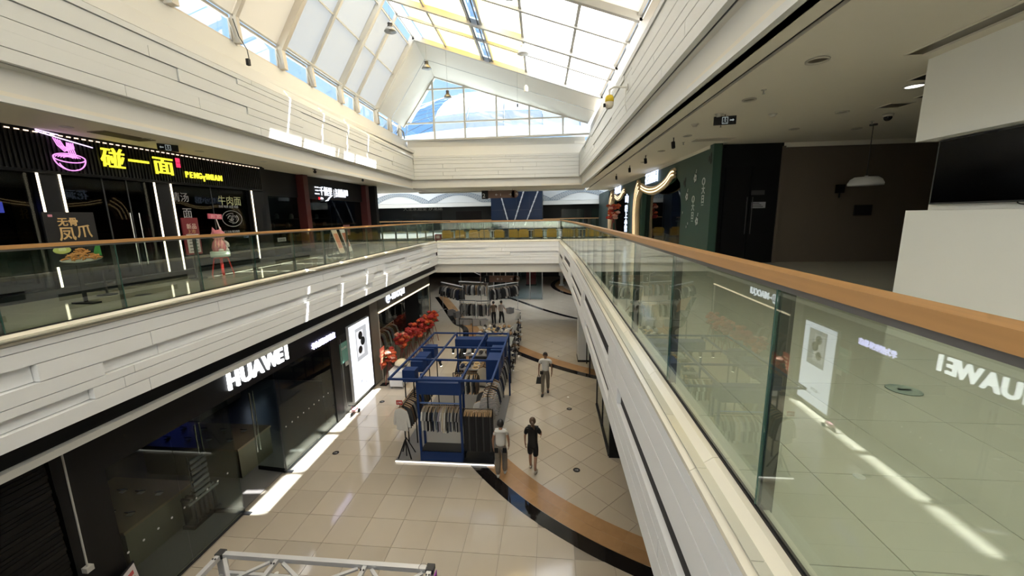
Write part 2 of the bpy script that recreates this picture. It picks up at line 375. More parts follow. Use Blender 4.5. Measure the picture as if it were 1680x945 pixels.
# curving parapet on the near side
wr_ = sroot('wall_right', 'white boarded parapet under the near glass railing')
RP = [(0.96, -0.4), (0.96, 11.0), (0.91, 14.7), (0.84, 17.0), (0.77, 19.0), (0.70, 21.0), (0.64, 23.3)]
def XRG(y):
    for (x0, y0), (x1, y1) in zip(RP, RP[1:]):
        if y <= y1: return x0 + (x1 - x0) * (y - y0) / (y1 - y0)
    return RP[-1][0]
for k, ((x0, y0), (x1, y1)) in enumerate(zip(RP, RP[1:])):
    nrm = Vector((-(y1 - y0), x1 - x0)).normalized()
    T = math.hypot(x1 - x0, y1 - y0)
    o = nrm * 0.16
    boards(wr_, ((x0 + o.x, y0 + o.y), (x1 + o.x, y1 + o.y), T), nrm, ROWS, 20 + k, lens=(3.2, 5.5), m=WHITEL, recess=.045, mrec=BLACK, spec=[(3, -.4, 4.5), (2, 5.3, 9.5), (5, 5.2, 9.0), (3, 10.2, 14.5), (5, 10.4, 14.0), (2, 15.0, 18.5), (4, 16.0, 20.0), (3, 19.5, 22.5)])  # black set-back boards: the shade inside the slots is put into their colour
    copings(wr_, ((x0, y0), (x1, y1)), T, nrm)
    MB().loft([(x0 - 0.03, y0, 4.32), (x0 + 0.12, y0, 4.32), (x0 + 0.12, y0, 5.60), (x0 - 0.03, y0, 5.60)], [(x1 - 0.03, y1, 4.32), (x1 + 0.12, y1, 4.32), (x1 + 0.12, y1, 5.60), (x1 - 0.03, y1, 5.60)]).build('backing', BLACK, wr_)
# bridge face
wb_ = sroot('wall_bridge', 'white boarded face of the walkway bridge')
boards(wb_, ((-6.86, 23.2), (0.56, 23.2), 7.42), (0, -1), ROWS, 5, lens=(3.5, 5.0), m=WHITEL, spec=[(2, -6.9, -3.9), (3, -2.4, .6), (5, -6.9, -3.1)])
copings(wb_, ((-6.86, 23.36), (0.56, 23.36)), 7.42, (0, -1))
MB().box(-7.55, 0.70, 23.35, 27.3, 3.78, 4.31).box(-6.9, 0.6, 23.37, 23.5, 4.31, 5.6).build('soffit_beam', WHITE2, wb_)
MB().box(-6.9, 0.6, 27.2, 27.4, 4.3, 5.7).build('far_face', WHITE, wb_)
# soffit slabs under galleries
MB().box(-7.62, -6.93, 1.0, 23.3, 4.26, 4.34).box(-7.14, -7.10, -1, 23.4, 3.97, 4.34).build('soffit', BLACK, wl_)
MB().box(-7.56, -6.98, -1, 9.9, 3.86, 3.97).box(-7.56, -6.98, 9.91, 16.0, 3.86, 3.97).box(-7.56, -6.98, 16.01, 23.4, 3.86, 3.97).build('sign_ledge', WHITE2, wl_)
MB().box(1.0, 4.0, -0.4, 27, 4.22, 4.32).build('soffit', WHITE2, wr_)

# ---- upper ring: soffit band, fascia boards, sloped ledge, upstand
URows = [(9.36, 9.56), (9.56, 9.80), (9.80, 9.98), (9.98, 10.24), (10.24, 10.45), (10.45, 10.58), (10.58, 10.70)]
ul = sroot('wall_left_upper', 'white boarded fascia with ledge above the noodle shop')
def lin(mb, prof, fx, y0, y1):
    return mb.loft([(fx(y0) + u, y0, z) for u, z in prof], [(fx(y1) + u, y1, z) for u, z in prof])
UY0, UY1 = -1.0, 23.45
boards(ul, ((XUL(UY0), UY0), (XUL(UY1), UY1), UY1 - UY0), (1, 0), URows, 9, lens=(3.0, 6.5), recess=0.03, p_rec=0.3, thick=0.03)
lin(MB(), [(-0.40, 8.89), (-0.22, 8.89), (-0.22, 9.33), (-0.12, 9.36), (-0.12, 10.70), (-0.40, 10.70)], XUL, UY0, UY1 + 0.8).build('soffit_band', WHITE2, ul)
lin(MB(), [(-0.13, 9.37), (-0.10, 9.37), (-0.10, 10.69), (-0.13, 10.69)], XUL, UY0, UY1).build('joint_backing', DARK, ul)
lin(MB(), [(-0.25, 8.84), (-0.17, 8.84), (-0.17, 8.93), (-0.25, 8.93)], XUL, UY0, UY1 + 0.2).build('edge_trim', WHITE, ul)
lin(MB(), [(0.0, 10.70), (-0.52, 11.28), (-0.75, 11.28), (-0.75, 10.70)], XUL, UY0, UY1 + 0.8).build('ledge', WHITE2, ul)
lin(MB(), [(-0.53, 11.28), (-0.66, 11.79), (-0.95, 11.79), (-0.95, 11.0), (-0.75, 11.0)], XUL, UY0, UY1 + 0.8).build('upstand', WHITE2, ul)
ur = sroot('wall_right_upper', 'white boarded fascia with bracket above the near walkway')
VY0, VY1 = -1.0, 24.15
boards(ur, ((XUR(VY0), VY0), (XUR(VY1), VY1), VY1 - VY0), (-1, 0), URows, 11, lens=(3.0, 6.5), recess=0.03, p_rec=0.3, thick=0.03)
lin(MB(), [(0.40, 8.89), (0.18, 8.89), (0.18, 9.33), (0.12, 9.36), (0.12, 10.70), (0.40, 10.70)], XUR, VY0, VY1).build('soffit_band', WHITE2, ur)
lin(MB(), [(0.13, 9.37), (0.10, 9.37), (0.10, 10.69), (0.13, 10.69)], XUR, VY0, VY1).build('joint_backing', DARK, ur)
lin(MB(), [(0.22, 8.84), (0.14, 8.84), (0.14, 8.93), (0.22, 8.93)], XUR, VY0, VY1).build('edge_trim', WHITE, ur)
lin(MB(), [(0.0, 10.70), (0.48, 11.20), (1.3, 11.20), (1.3, 10.70)], XUR, VY0, VY1).build('ledge', WHITE2, ur)
lin(MB(), [(0.48, 11.2), (0.62, 12.2), (1.0, 12.2), (1.0, 11.2)], XUR, VY0, VY1).build('upstand', STEELB, ur)
# far end of the ring
uf = sroot('wall_far_upper', 'white boarded fascia below the gable window')
fa, fb = Vector((XUL(23.4), 23.4)), Vector((XUR(24.2), 24.2)); fn = Vector((fb.y - fa.y, -(fb.x - fa.x))).normalized(); fT = (fb - fa).length
boards(uf, (tuple(fa), tuple(fb), fT), fn, URows, 13, lens=(2.5, 6), recess=0.02, p_rec=0.25, thick=0.02)
def far(mb, prof):
    A = fa - (fb - fa).normalized() * 0.4; B = fb + (fb - fa).normalized() * 0.4
    return mb.loft([(A.x - fn.x * u, A.y - fn.y * u, z) for u, z in prof], [(B.x - fn.x * u, B.y - fn.y * u, z) for u, z in prof])
far(MB(), [(0.22, 8.89), (0.40, 8.89), (0.40, 10.7), (0.1, 10.7), (0.1, 9.36), (0.22, 9.33)]).build('soffit_band', WHITE2, uf)
far(MB(), [(0.09, 9.37), (0.115, 9.37), (0.115, 10.69), (0.09, 10.69)]).build('joint_backing', DARK, uf)
far(MB(), [(0.0, 10.70), (0.42, 11.28), (0.8, 11.28), (0.8, 10.7)]).build('ledge', WHITE2, uf)
far(MB(), [(0.42, 11.28), (0.42, 11.68), (0.9, 11.68), (0.9, 11.28)]).build('window_kerb', STEEL, uf)
# ---- ceilings of the upper galleries
cl = sroot('ceiling_left', 'white ceiling over the noodle shop walkway')
lin(MB(), [(-9.0, 8.89), (-0.2, 8.89), (-0.2, 9.0), (-9.0, 9.0)], XUL, -6, 27.6).build('ceiling_board', CEIL, cl)
cr = sroot('ceiling_right', 'white ceiling over the near walkway with a black slot')
MB().box(2.08, 2.52, -6, 27.3, 8.89, 9.0).box(2.60, 14, -6, 30, 8.89, 9.0).build('ceiling_board', CEIL, cr)
MB().box(2.5, 2.62, -6, 27.3, 8.93, 8.99).build('slot_liner', BLACK, cr)
cf = sroot('ceiling_bridge', 'white ceiling over the walkway bridge')
MB().hexa([(-8.5, 23.75, 8.89), (2.1, 24.4, 8.89), (2.1, 27.5, 8.89), (-8.5, 27.5, 8.89), (-8.5, 23.75, 9.0), (2.1, 24.4, 9.0), (2.1, 27.5, 9.0), (-8.5, 27.5, 9.0)]).build('ceiling_board', CEIL, cf)
MB().box(-9.2, 2.3, 27.4, 27.7, 8.80, 11.5).build('bridge_beam', WHITE2, cf)
# roof decks over galleries and closing walls
rd = sroot('roof_deck', 'flat roof over the shops')
MB().box(-16.5, -8.05, -6.5, 24, 10.9, 11.05).box(2.9, 14.5, -6.5, 27, 11.0, 11.2).box(-16.5, 14.5, 24.6, 28, 11.3, 11.45).build('deck', WHITE2, rd)
wbk = sroot('wall_back', 'plain wall behind the viewer')
MB().box(-16.2, 14.2, -6.3, -6.0, -0.2, 15).build('wall_face', WHITE2, wbk)
wsd = sroot('wall_side', 'outer walls of the building')
MB().box(-16.4, -16.2, -6.3, 24.6, -0.2, 11).box(12.2, 12.4, -6.3, 27, -0.2, 11.2).build('wall_face', DARK, wsd)
# hidden ends of upper galleries and ground (storage cores)

# ---- railings: one glass panel each, posts, timber handrail
def railing(name, label, pts, n_in, spacing, group='glass railings around the atrium', first=0.0, glassm=None):
    root = thing(name, label, 'railing', (0, 0, 0), 0, group)
    n_in = Vector(n_in)
    cum = [0.0]
    for a, b in zip(pts, pts[1:]): cum.append(cum[-1] + (Vector(b) - Vector(a)).length)
    def at(t):
        t = max(0, min(cum[-1], t))
        for i in range(len(pts) - 1):
            if t <= cum[i + 1] + 1e-6:
                u = (t - cum[i]) / (cum[i + 1] - cum[i]); return Vector(pts[i]).lerp(Vector(pts[i + 1]), u)
    # handrail and under-channel
    rail = MB(); und = MB(); chn = MB()
    for a, b in zip(pts, pts[1:]):
        rail.bar((*a, 6.835), (*b, 6.835), 0.085, 0.05); und.bar((*a, 6.797), (*b, 6.797), 0.055, 0.028); chn.bar((*a, 5.742), (*b, 5.742), 0.022, 0.018)
    rail.build('handrail', RAILW, root); und.build('rail_channel', RAILU, root); chn.build('base_channel', BLACK, root)
    t = first; ts = []
    while t < cum[-1] - 0.1: ts.append(t); t += spacing
    ts.append(cum[-1])
    for k, (a, b) in enumerate(zip(ts, ts[1:])):
        p = at(a + 0.008); q = at(b - 0.008); d = (q - p).normalized(); sd = Vector((-d.y, d.x)) * 0.006
        MB().hexa([(p.x - sd.x, p.y - sd.y, 5.72), (q.x - sd.x, q.y - sd.y, 5.72), (q.x + sd.x, q.y + sd.y, 5.72), (p.x + sd.x, p.y + sd.y, 5.72),
                   (p.x - sd.x, p.y - sd.y, 6.785), (q.x - sd.x, q.y - sd.y, 6.785), (q.x + sd.x, q.y + sd.y, 6.785), (p.x + sd.x, p.y + sd.y, 6.785)]).build('glass_panel', glassm or GLASS, root)
        if k:
            c = at(a) + n_in * 0.035; e_ = at(a)
            MB().obox((e_.x, e_.y, 6.26), (0.008, 0.014, 1.04), (0, 0, math.atan2(d.y, d.x))).build('glass_edge', EDGEG, root)
            ang = math.atan2(d.y, d.x)
            MB().obox((c.x, c.y, 6.25), (0.035, 0.055, 1.06), (0, 0, ang)).build('post', POSTM, root)
    return root
railing('glass_railing', 'long glass railing with timber handrail along the noodle shop walkway', [(XL(1.0), 1.0), (XL(23.36), 23.36)], (-1, 0), 1.47, first=0.2)
railing('glass_railing', 'near glass railing with orange timber handrail reflecting the shops below', RP[:1] + [(0.96, 11.0)] + RP[2:], (1, 0), 1.42, first=-0.72 + 0.0)
railing('glass_railing', 'glass railing on the near edge of the walkway bridge', [(XL(23.36) + .05, 23.40), (RP[-1][0] - .05, 23.40)], (0, 1), 1.5)
railing('glass_railing', 'glass railing on the far edge of the walkway bridge', [(-7.0, 27.3), (0.64, 27.3)], (0, -1), 1.5)
# ================================================================ ROOF
FABR = fabric('roof_fabric', (0.93, 0.93, 0.905), 0.50)
FABY = fabric('roof_fabric_stained', (0.93, 0.90, 0.74), 0.50, var=0.355, scale=0.45)
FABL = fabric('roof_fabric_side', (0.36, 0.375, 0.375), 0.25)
SOLID = fabric('roof_fabric_opaque', (0.74, 0.70, 0.62), 0.34)
def EL(y): return Vector((-7.96 - 0.036 * y, y, 12.46))      # eave on the vent-window side
def RG(y): return Vector((-5.90 - 0.032 * y, y, 15.62))      # ridge
def ER(y): return Vector((2.90 - 0.021 * y, y, 12.56))       # low eave
def onR(u, y): return RG(y).lerp(ER(y), u)
def onL(u, y): return EL(y).lerp(RG(y), u)
roof = sroot('roof', 'glazed roof with white translucent panels on steel frames')
NR = Vector((0.32, 0, 0.947)); NL = Vector((-0.9, 0, 0.44))
mains = [-2.8, 1.0, 4.9, 8.75, 12.6, 16.35, 20.0]; thins = [2.95, 6.8, 10.7, 14.25, 17.8]
frames = sorted(mains + thins)
def roofx(mainx):  # param u on right slope from x at y=16
    a = RG(16).x; b = ER(16).x; return (mainx - a) / (b - a)
cols = [0.060, roofx(-4.8) - 0.004, roofx(-3.12), roofx(-2.62), roofx(-1.04), roofx(0.79), 0.985]
def panel(f, u0, u1, y0, y1, n, m, off, name, th=0.012):
    a, b, c, d = f(u0, y0) + n * off, f(u1, y0) + n * off, f(u1, y1) + n * off, f(u0, y1) + n * off
    if th == 0: return MB().add([a, b, c, d], [(0, 1, 2, 3)]).build(name, m, roof)
    return MB().hexa([a, b, c, d, a + n * th, b + n * th, c + n * th, d + n * th]).build(name, m, roof)
for y0, y1 in zip(frames, frames[1:]):
    solid = y1 <= 12.7
    # low slope
    for k, (u0, u1) in enumerate(zip(cols, cols[1:])):
        if k == 2 and not solid: continue                        # open glass slot
        if solid:
            panel(onR, u0, u1, y0 + 0.005, y1 - 0.005, NR, SOLID, 0.09, 'roof_panel')
        else:
            ym = (y0 + y1) / 2 + 0.1; g = 0.03 if k < 2 else 0.0
            m = FABY if k in (0, 1, 3) else FABR
            panel(onR, u0, u1, y0, ym - g, NR, m, 0.09, 'roof_panel', 0)
            panel(onR, u0, u1, ym + g, y1, NR, m, 0.09, 'roof_panel', 0)
    if not solid:
        panel(onR, -0.02, 0.046, y0, ym - .03, NR, FABR, 0.10, 'roof_panel', 0); panel(onR, -0.02, 0.046, ym + .03, y1, NR, FABR, 0.10, 'roof_panel', 0)
    if solid: panel(onR, -0.03, cols[0], y0 + 0.005, y1 - 0.005, NR, SOLID, 0.10, 'roof_panel')
    # steep slope: two panels high
    for u0, u1 in ((0.0, 0.5), (0.5, 0.93)):
        if solid: panel(onL, u0, u1 + (0.15 if u1 > .6 else 0), y0 + 0.005, y1 - 0.005, NL, SOLID, 0.08, 'roof_panel')
        else: panel(onL, u0, u1, y0, y1, NL, FABL, 0.08, 'roof_panel', 0)
for y0, y1 in zip(frames, frames[1:]):
    if y1 <= 12.7: continue
    # clear glass over the fabric gaps: slot and ridge strip
    panel(onR, cols[2] - 0.01, cols[3] + 0.01, y0, y1, NR, CLEARG, 0.13, 'glass_pane', 0.01)
    a, b, c, d = onL(0.9, y0), RG(y0) + Vector((0.45, 0, -0.12)), RG(y1) + Vector((0.45, 0, -0.12)), onL(0.9, y1)
for y in frames:
    big = y in mains; w, h = (0.16, 0.22) if big else (0.11, 0.10)
    # rafters
    mb = MB().bar(onR(0.0, y), onR(1.0, y) , w, h, up=NR); mb.build('rafter', RSTEEL, roof)
    MB().bar(EL(y) - Vector((0, 0, 0.1)), RG(y), w, h, up=NL).build('rafter', STEELB if y < 13 else STEEL, roof)
    # posts of the window strip with a bracket foot
    p = EL(y)
    mb = MB().hexa([(p.x - .10, y - w * .55, 11.79), (p.x + .15, y - w * .55, 11.79), (p.x + .15, y + w * .55, 11.79), (p.x - .10, y + w * .55, 11.79),
                    (p.x - .06, y - w * .55, 12.5), (p.x + .10, y - w * .55, 12.5), (p.x + .10, y + w * .55, 12.5), (p.x - .06, y + w * .55, 12.5)])
    mb.build('window_post', STEELB, roof)
    q = ER(y); MB().box(q.x - .12, q.x + .10, y - .08, y + .08, 12.1, 12.56).build('eave_post', STEEL, roof)
for u in (0.0, cols[1], cols[2], cols[3], cols[4], cols[5], 0.985):
    MB().bar(onR(u, -2.8) + NR * 0.04, onR(u, 20.0) + NR * 0.04, 0.10, 0.08, up=NR).build('purlin', RSTEEL, roof)
for u in (cols[2] + 0.012, cols[3] - 0.012):
    MB().cyl(onR(u, 12.6) - NR * 0.03, onR(u, 20.0) - NR * 0.03, 0.025).build('blind_rod', DARK, roof)
for u in (0.0, 0.5, 0.9):
    MB().bar(onL(u, -2.8) , onL(u, 20.0), 0.05, 0.05, up=NL).build('purlin', STEEL, roof)
MB().cyl(EL(12.6) + Vector((.12, 0, .03)), EL(20) + Vector((.12, 0, .03)), 0.05).build('blind_roller', STEEL, roof)
MB().bar(ER(-2.8) + Vector((0, 0, .02)), ER(20) + Vector((0, 0, .02)), 0.10, 0.12).build('eave_beam', STEEL, roof)
# end soffit between last frame and gable window
YG = 23.85
ec = STEEL
for (A, B, C_, D, nm) in ((onR(0, 20.0), onR(1.0, 20.0), onR(0.985, YG) - NR * .35, onR(0.02, YG) - NR * .45, 'end_panel'), (EL(20.0), RG(20.0), RG(YG) - Vector((0, 0, .45)), EL(YG) + Vector((.1, 0, 0)), 'end_panel')):
    ab = [A.lerp(D, .5), B.lerp(C_, .5)]
    n0 = (B - A).cross(D - A).normalized() * 0.03
    for q in ((A, B, ab[1], ab[0]), (ab[0], ab[1], C_, D)):
        q = [A + (x - A) for x in q]; MB().hexa([*[x - n0 for x in q], *[x + n0 for x in q]]).build(nm, WHITE2, roof)
    MB().bar(ab[0], ab[1], 0.07, 0.07).build('end_rib', GREYM, roof)
    MB().bar(D, C_, 0.12, 0.16).build('gable_frame', STEEL, roof)
# vent windows on the steep side
vw = sroot('window_1', 'row of open vent windows below the steep roof side')
ws = sorted(frames)
for y0, y1 in zip(ws + [20.0, 21.85], ws[1:] + [21.85, 23.4]):
    if y1 <= y0: continue
    if y1 < 5: continue
    a = EL(y0 + .1); b = EL(y1 - .1); ox = Vector((-.09, 0, 0))
    def P(q, z, o=0.0): return (q.x - 0.07 - o, q.y, z)
    for (q0, q1, z0, z1, nm) in ((a, b, 11.80, 11.85, 'sill'), (a, b, 12.37, 12.45, 'head')):
        MB().hexa([P(q0, z0), P(q1, z0), P(q1, z0, .07), P(q0, z0, .07), P(q0, z1), P(q1, z1), P(q1, z1, .07), P(q0, z1, .07)]).build('window_frame', STEELB, vw)
    MB().hexa([P(a, 11.85, .02), P(b, 11.85, .02), P(b, 11.85, .03), P(a, 11.85, .03), P(a, 12.37, .02), P(b, 12.37, .02), P(b, 12.37, .03), P(a, 12.37, .03)]).build('pane', CLEARG, vw)
    for q, s_ in ((a, 1), (b, -1)):
        MB().bar((q.x - .07, q.y, 11.84), (q.x - .07, q.y, 12.38), 0.05, 0.05).build('window_frame', STEELB, vw)
        MB().cyl((q.x + .05, q.y - .04 * s_, 11.83), (q.x - .04, q.y + .22 * s_ * 0 - .05, 12.30), 0.014, n=6).build('stay', STEEL, vw)
for y in (20.0, 21.85, 23.4):
    p = EL(y); MB().hexa([(p.x - .10, y - .07, 11.79), (p.x + .15, y - .07, 11.79), (p.x + .15, y + .07, 11.79), (p.x - .10, y + .07, 11.79), (p.x - .06, y - .07, 12.5), (p.x + .10, y - .07, 12.5), (p.x + .10, y + .07, 12.5), (p.x - .06, y + .07, 12.5)]).build('window_post', STEELB, vw)
# gable window
gw = sroot('window_2', 'gable window of white frames looking onto a dome')
gx0, gx1 = -8.72, 2.25; apx, apz = -6.80, 15.55; zr = 12.45
def gtop(x):
    return 12.6 + (apz - 12.6) * (x - gx0) / (apx - gx0) if x < apx else apz + (zr - apz) * (x - apx) / (gx1 + .3 - apx)
xs = [gx0, -6.82, -4.98, -3.10, -1.20, 0.72, gx1]; zs = [11.68, 12.62, 14.45]
for x in xs[1:-1]:
    MB().box(x - .05, x + .05, YG - .05, YG + .05, 11.68, gtop(x)).build('mullion', STEEL, gw)
for z in zs[1:]:
    hits = [x / 50 for x in range(int(gx0 * 50), int(gx1 * 50)) if gtop(x / 50) > z + .05]
    if z > 14: hits = [h for h in hits if h < -3.05]
    if hits: MB().box(min(hits), max(hits), YG - .04, YG + .04, z - .04, z + .04).build('transom', STEEL, gw)
MB().box(gx0 - .1, gx1 + .3, YG - .06, YG + .1, 11.62, 11.72).build('sill', STEEL, gw)
for x0, x1 in zip(xs, xs[1:]):
    zz = zs + [99]
    for z0, z1 in zip(zz, zz[1:]):
        if z1 == 99 and x1 > -3.0: continue
        top = 99 if (z0 == 12.62 and x0 > -3.2) else z1
        N = 8; up = [(x0 + (x1 - x0) * i / N) for i in range(N + 1)]
        poly_t = [(x, min(top, gtop(x))) for x in up]
        if max(p[1] for p in poly_t) < z0 + .08: continue
        poly = [(x0, z0)] + [(x1, z0)] + [(x, max(z0 + .001, z)) for x, z in reversed(poly_t)]
        MB().prism(poly, 'y', YG, YG + .01).build('pane', CLEARG, gw)
# ---- dome of the next atrium, seen through the gable window
DW = fabric('dome_white', (0.50, 0.51, 0.52), 0.40); DB = glass('dome_blue_glass', (0.62, 0.76, 0.92)); DF = mat('dome_frame', (0.20, 0.22, 0.24), 0.5)
dome = thing('roof_dome', 'white and blue panelled dome beyond the gable window', 'dome', (-3.5, 48, 12.0))
dr, dh = 17.0, 6.0
def DP(a, t): return Vector((dr * math.cos(t) * math.cos(a), dr * math.cos(t) * math.sin(a), 1.7 + dh * math.sin(t)))
NA, NT = 36, 7
for i in range(NA):
    a0, a1 = 2 * math.pi * i / NA, 2 * math.pi * (i + 1) / NA
    am = math.degrees((a0 + a1) / 2) % 360
    for j in range(NT):
        t0, t1 = math.pi / 2 * j / NT, math.pi / 2 * (j + 1) / NT
        white = 247 < am < 302
        g = 0.004
        MB().add([DP(a0 + g, t0 + g), DP(a1 - g, t0 + g), DP(a1 - g, t1 - g), DP(a0 + g, t1 - g)], [(0, 1, 2, 3)]).build('dome_panel', DW if white else DB, dome)
mbf = MB()
for i in range(NA):
    a0 = 2 * math.pi * i / NA
    if 160 < math.degrees(a0) % 360 < 380 and i % 1 == 0:
        mbf.tube([DP(a0, math.pi / 2 * j / 10) for j in range(11)], 0.06, 5)
mbf.build('dome_rib', DF, dome)
drum = MB()
for i in range(NA):
    a0, a1 = 2 * math.pi * i / NA, 2 * math.pi * (i + 1) / NA
    if not 170 < math.degrees(a0) < 370: continue
    p, q = Vector((dr * math.cos(a0), dr * math.sin(a0), 0)), Vector((dr * math.cos(a1), dr * math.sin(a1), 0))
    for (z0, z1, s) in ((1.1, 1.8, 1.015), (0.9, 1.6, 1.0), (-1, 0.0, 1.01)):
        if z0 == 0.9: continue
        drum.hexa([p * s + Vector((0, 0, z0)), q * s + Vector((0, 0, z0)), q * .985 + Vector((0, 0, z0)), p * .985 + Vector((0, 0, z0)), p * s + Vector((0, 0, z1)), q * s + Vector((0, 0, z1)), q * .985 + Vector((0, 0, z1)), p * .985 + Vector((0, 0, z1))])
    MB().hexa([p * .99 + Vector((0, 0, 0)), q * .99 + Vector((0, 0, 0)), q * .98, p * .98, p * .99 + Vector((0, 0, 1.1)), q * .99 + Vector((0, 0, 1.1)), q * .98 + Vector((0, 0, 1.1)), p * .98 + Vector((0, 0, 1.1))]).build('drum_window', mat('drum_glass', (0.16, 0.25, 0.36), 0.1), dome)
drum.build('drum', mat('drum_white', (0.72, 0.75, 0.78), 0.5), dome)

MB().add([(-18, 27.9, 11.9), (8, 27.9, 11.9), (8, 37, 11.9), (-18, 37, 11.9)], [(0, 1, 2, 3)]).build('added_light_sheet', FABR, roof)  # unseen translucent sheet, added to stop direct sun and brighten the far atrium
# ================================================================ UPPER LEVEL, NOODLE SHOP SIDE
XS = -9.70
SIGNY = em('yellow_sign_light', (1.0, 0.88, 0.04), 1.1)
SIGNP = em('pink_neon', (0.90, 0.30, 0.85), 1.1)
SLAT = mat('black_slat', (0.007, 0.0065, 0.006), 0.4, spec=.35)
# gallery shop walls
wlg = sroot('wall_left_shops', 'dark shopfront wall of the upper walkway')
MB().box(-16.2, XS - 3.6, -6, 21.5, Z2, 8.89).build('back_wall', BLACK, wlg)
MB().box(XS - 3.6, XS - .02, 12.75, 12.95, Z2, 8.89).box(XS - 3.6, XS + .1, 21.2, 21.5, Z2, 8.89).box(XS - 3.6, XS, 2.0, 2.2, Z2, 8.89).box(XS - 3.6, XS, -6, 2.0, Z2, 8.89).build('party_wall', BLACK, wlg)
MB().box(XS - 3.6, XS + .03, -6, 21.5, Z2, Z2 + 0.16).build('plinth', mat('black_plinth', (0.006, 0.008, 0.009), 0.35, spec=.3), wlg)
# noodle shop sign band with vertical slats
sg = thing('shop_sign', 'black slatted sign band with pink noodle bowl and yellow lettering', 'shop sign', (XS, 3.0, 8.12))
MB().box(-0.25, 0.02, 0, 9.72, 0, 0.77).build('backing_board', BLACK, sg)
sl = MB().box(0.02, 0.055, -.018, .018, 0.03, 0.72).mesh('slat', SLAT)
for i in range(int(9.7 / 0.075)): link('slat', sl, sg, (0, 0.04 + i * 0.075, 0))
MB().box(0.0, 0.10, 0, 9.72, 0.73, 0.78).box(0.0, 0.10, 0, 9.72, -0.03, 0.02).build('edge_rail', BLACK, sg)
led = em('downlight_strip', (1.0, 0.72, 0.50), 1.6)
lm = MB().box(0.075, 0.085, -0.035, 0.035, 0.705, 0.725).mesh('strip_lamp', led)
for i in range(int(9.7 / 0.13)): link('strip_lamp', lm, sg, (0, 0.06 + i * 0.13, 0))
# text on the band (faces +X)
def stx(body, y, z, size, m=SIGNY, bold=0.0, sx=1.0, shear=0.0, parent=sg, name='letter', depth=.03, space=1.0):
    return text(name, body, m, parent, (0.085, y - 3.0, z - 8.12), R(90), size, depth, bold, sx=sx, shear=shear, space=space)
stx('碰', 7.84, 8.36, 0.46, bold=0.004, sx=1.1, shear=.1); stx('一', 8.42, 8.36, 0.46, bold=0.006, sx=1.05); stx('面', 8.98, 8.34, 0.46, bold=0.004, sx=1.2)
pk = em('pink_seal', (0.9, 0.03, 0.10), 1.1)
MB().box(0.06, 0.085, 6.62, 6.72, 0.52, 0.63).box(0.06, 0.085, 6.62, 6.72, 0.40, 0.505).build('seal', pk, sg)
for i, ch in enumerate('PENGYIMIAN'):
    w = [0, .135, .265, .40, .535, .665, .735, .89, .965, 1.105][i]
    stx(ch, 9.82 + w * 0.95, 8.29 - (0.06 if ch == 'Y' else 0), 0.215, bold=0.004, sx=0.78)
# neon bowl with noodles and chopsticks
nb = MB()
def arc(cy, cz, ry, rz, a0, a1, n=14): return [(0.10, cy + ry * math.cos(R(a0 + (a1 - a0) * i / n)), cz + rz * math.sin(R(a0 + (a1 - a0) * i / n))) for i in range(n + 1)]
B0y, B0z = 4.28, 0.30
nb.tube(arc(B0y, B0z, .27, .085, 0, 360, 22), .011, 6)
nb.tube(arc(B0y, B0z, .27, .24, 180, 360, 18), .011, 6)
nb.tube(arc(B0y, B0z - .05, .20, .19, 200, 300, 10), .009, 6)
for k in range(4): nb.tube(arc(B0y - .02, B0z - .01, .22 - .045 * k, .07 - .012 * k, 20, 170, 12), .008, 6)
for k in range(4): nb.tube([(0.10, B0y + .02 + .035 * k, B0z + .04), (0.10, B0y - .01 + .035 * k, B0z + .2), (0.10, B0y + .0 + .035 * k, B0z + .30)], .009, 6)
for k in range(4): nb.tube([(0.10, B0y - .21 + .034 * k, B0z + .36 - .01 * k), (0.10, B0y - .16 + .034 * k, B0z + .22), (0.10, B0y - .06 + .03 * k, B0z + .12 + .015 * k), (0.10, B0y + .02 + .03 * k, B0z + .20), (0.10, B0y + .01 + .03 * k, B0z + .30)], .009, 6)
nb.build('bowl_outline', SIGNP, sg)
MB().tube([(0.11, B0y - .46, B0z + .425), (0.11, B0y + .02, B0z + .34), (0.11, B0y + .44, B0z + .27)], .011, 6).build('chopstick', em('neon_lilac', (0.85, 0.6, 1.0), 1.6), sg)
MB().tube([(0.11, B0y - .46, B0z + .455), (0.11, B0y - .12, B0z + .42)], .011, 6).build('chopstick', MATS['neon_lilac'], sg)
# dark pillars with LED strips, glass between
for i, (y0, y1) in enumerate(((2.2, 4.4), (6.78, 7.10), (9.02, 9.42), (12.12, 12.74))):
    p = thing('shop_pillar', ['black pillar beside the leftmost dark window', 'black pillar with two light strips under the pink bowl sign', 'narrow black pillar with two light strips beside the red menu stand', 'black end pillar with one light strip by the red-framed shop'][i], 'pillar', (XS, y0, Z2), group='black shop pillars')
    MB().box(-0.4, -0.01, 0, y1 - y0, 0.16, 2.42).build('pillar_face', mat('pillar_panel', (0.005, 0.005, 0.006), 0.35, spec=.3), p)
    if i in (1, 2): MB().box(-0.01, 0.012, -.028, .0, 0.18, 2.40).build('light_strip', LEDW, p)
    if i in (1, 2): MB().box(-0.01, 0.012, y1 - y0, y1 - y0 + .028, 0.18, 2.40).build('light_strip', LEDW, p)
    if i == 3: MB().box(-0.01, 0.012, 0.06, 0.088, 0.18, 2.40).build('light_strip', LEDW, p)
    if i == 0: MB().box(-0.01, 0.012, 1.95, 1.97, 0.18, 2.40).build('light_strip', DARK, p)
ng = sroot('window_3', 'dark glass front of the noodle shop')
for (y0, y1, m) in ((4.4, 6.75, DARKG), (7.14, 7.95, DARKG), (7.97, 8.45, DARKG), (8.47, 9.0, DARKG), (9.46, 10.75, DARKG), (10.77, 12.1, DARKG)):
    MB().box(XS - .14, XS - .13, y0, y1, Z2 + .17, 8.12).build('pane', m, ng)
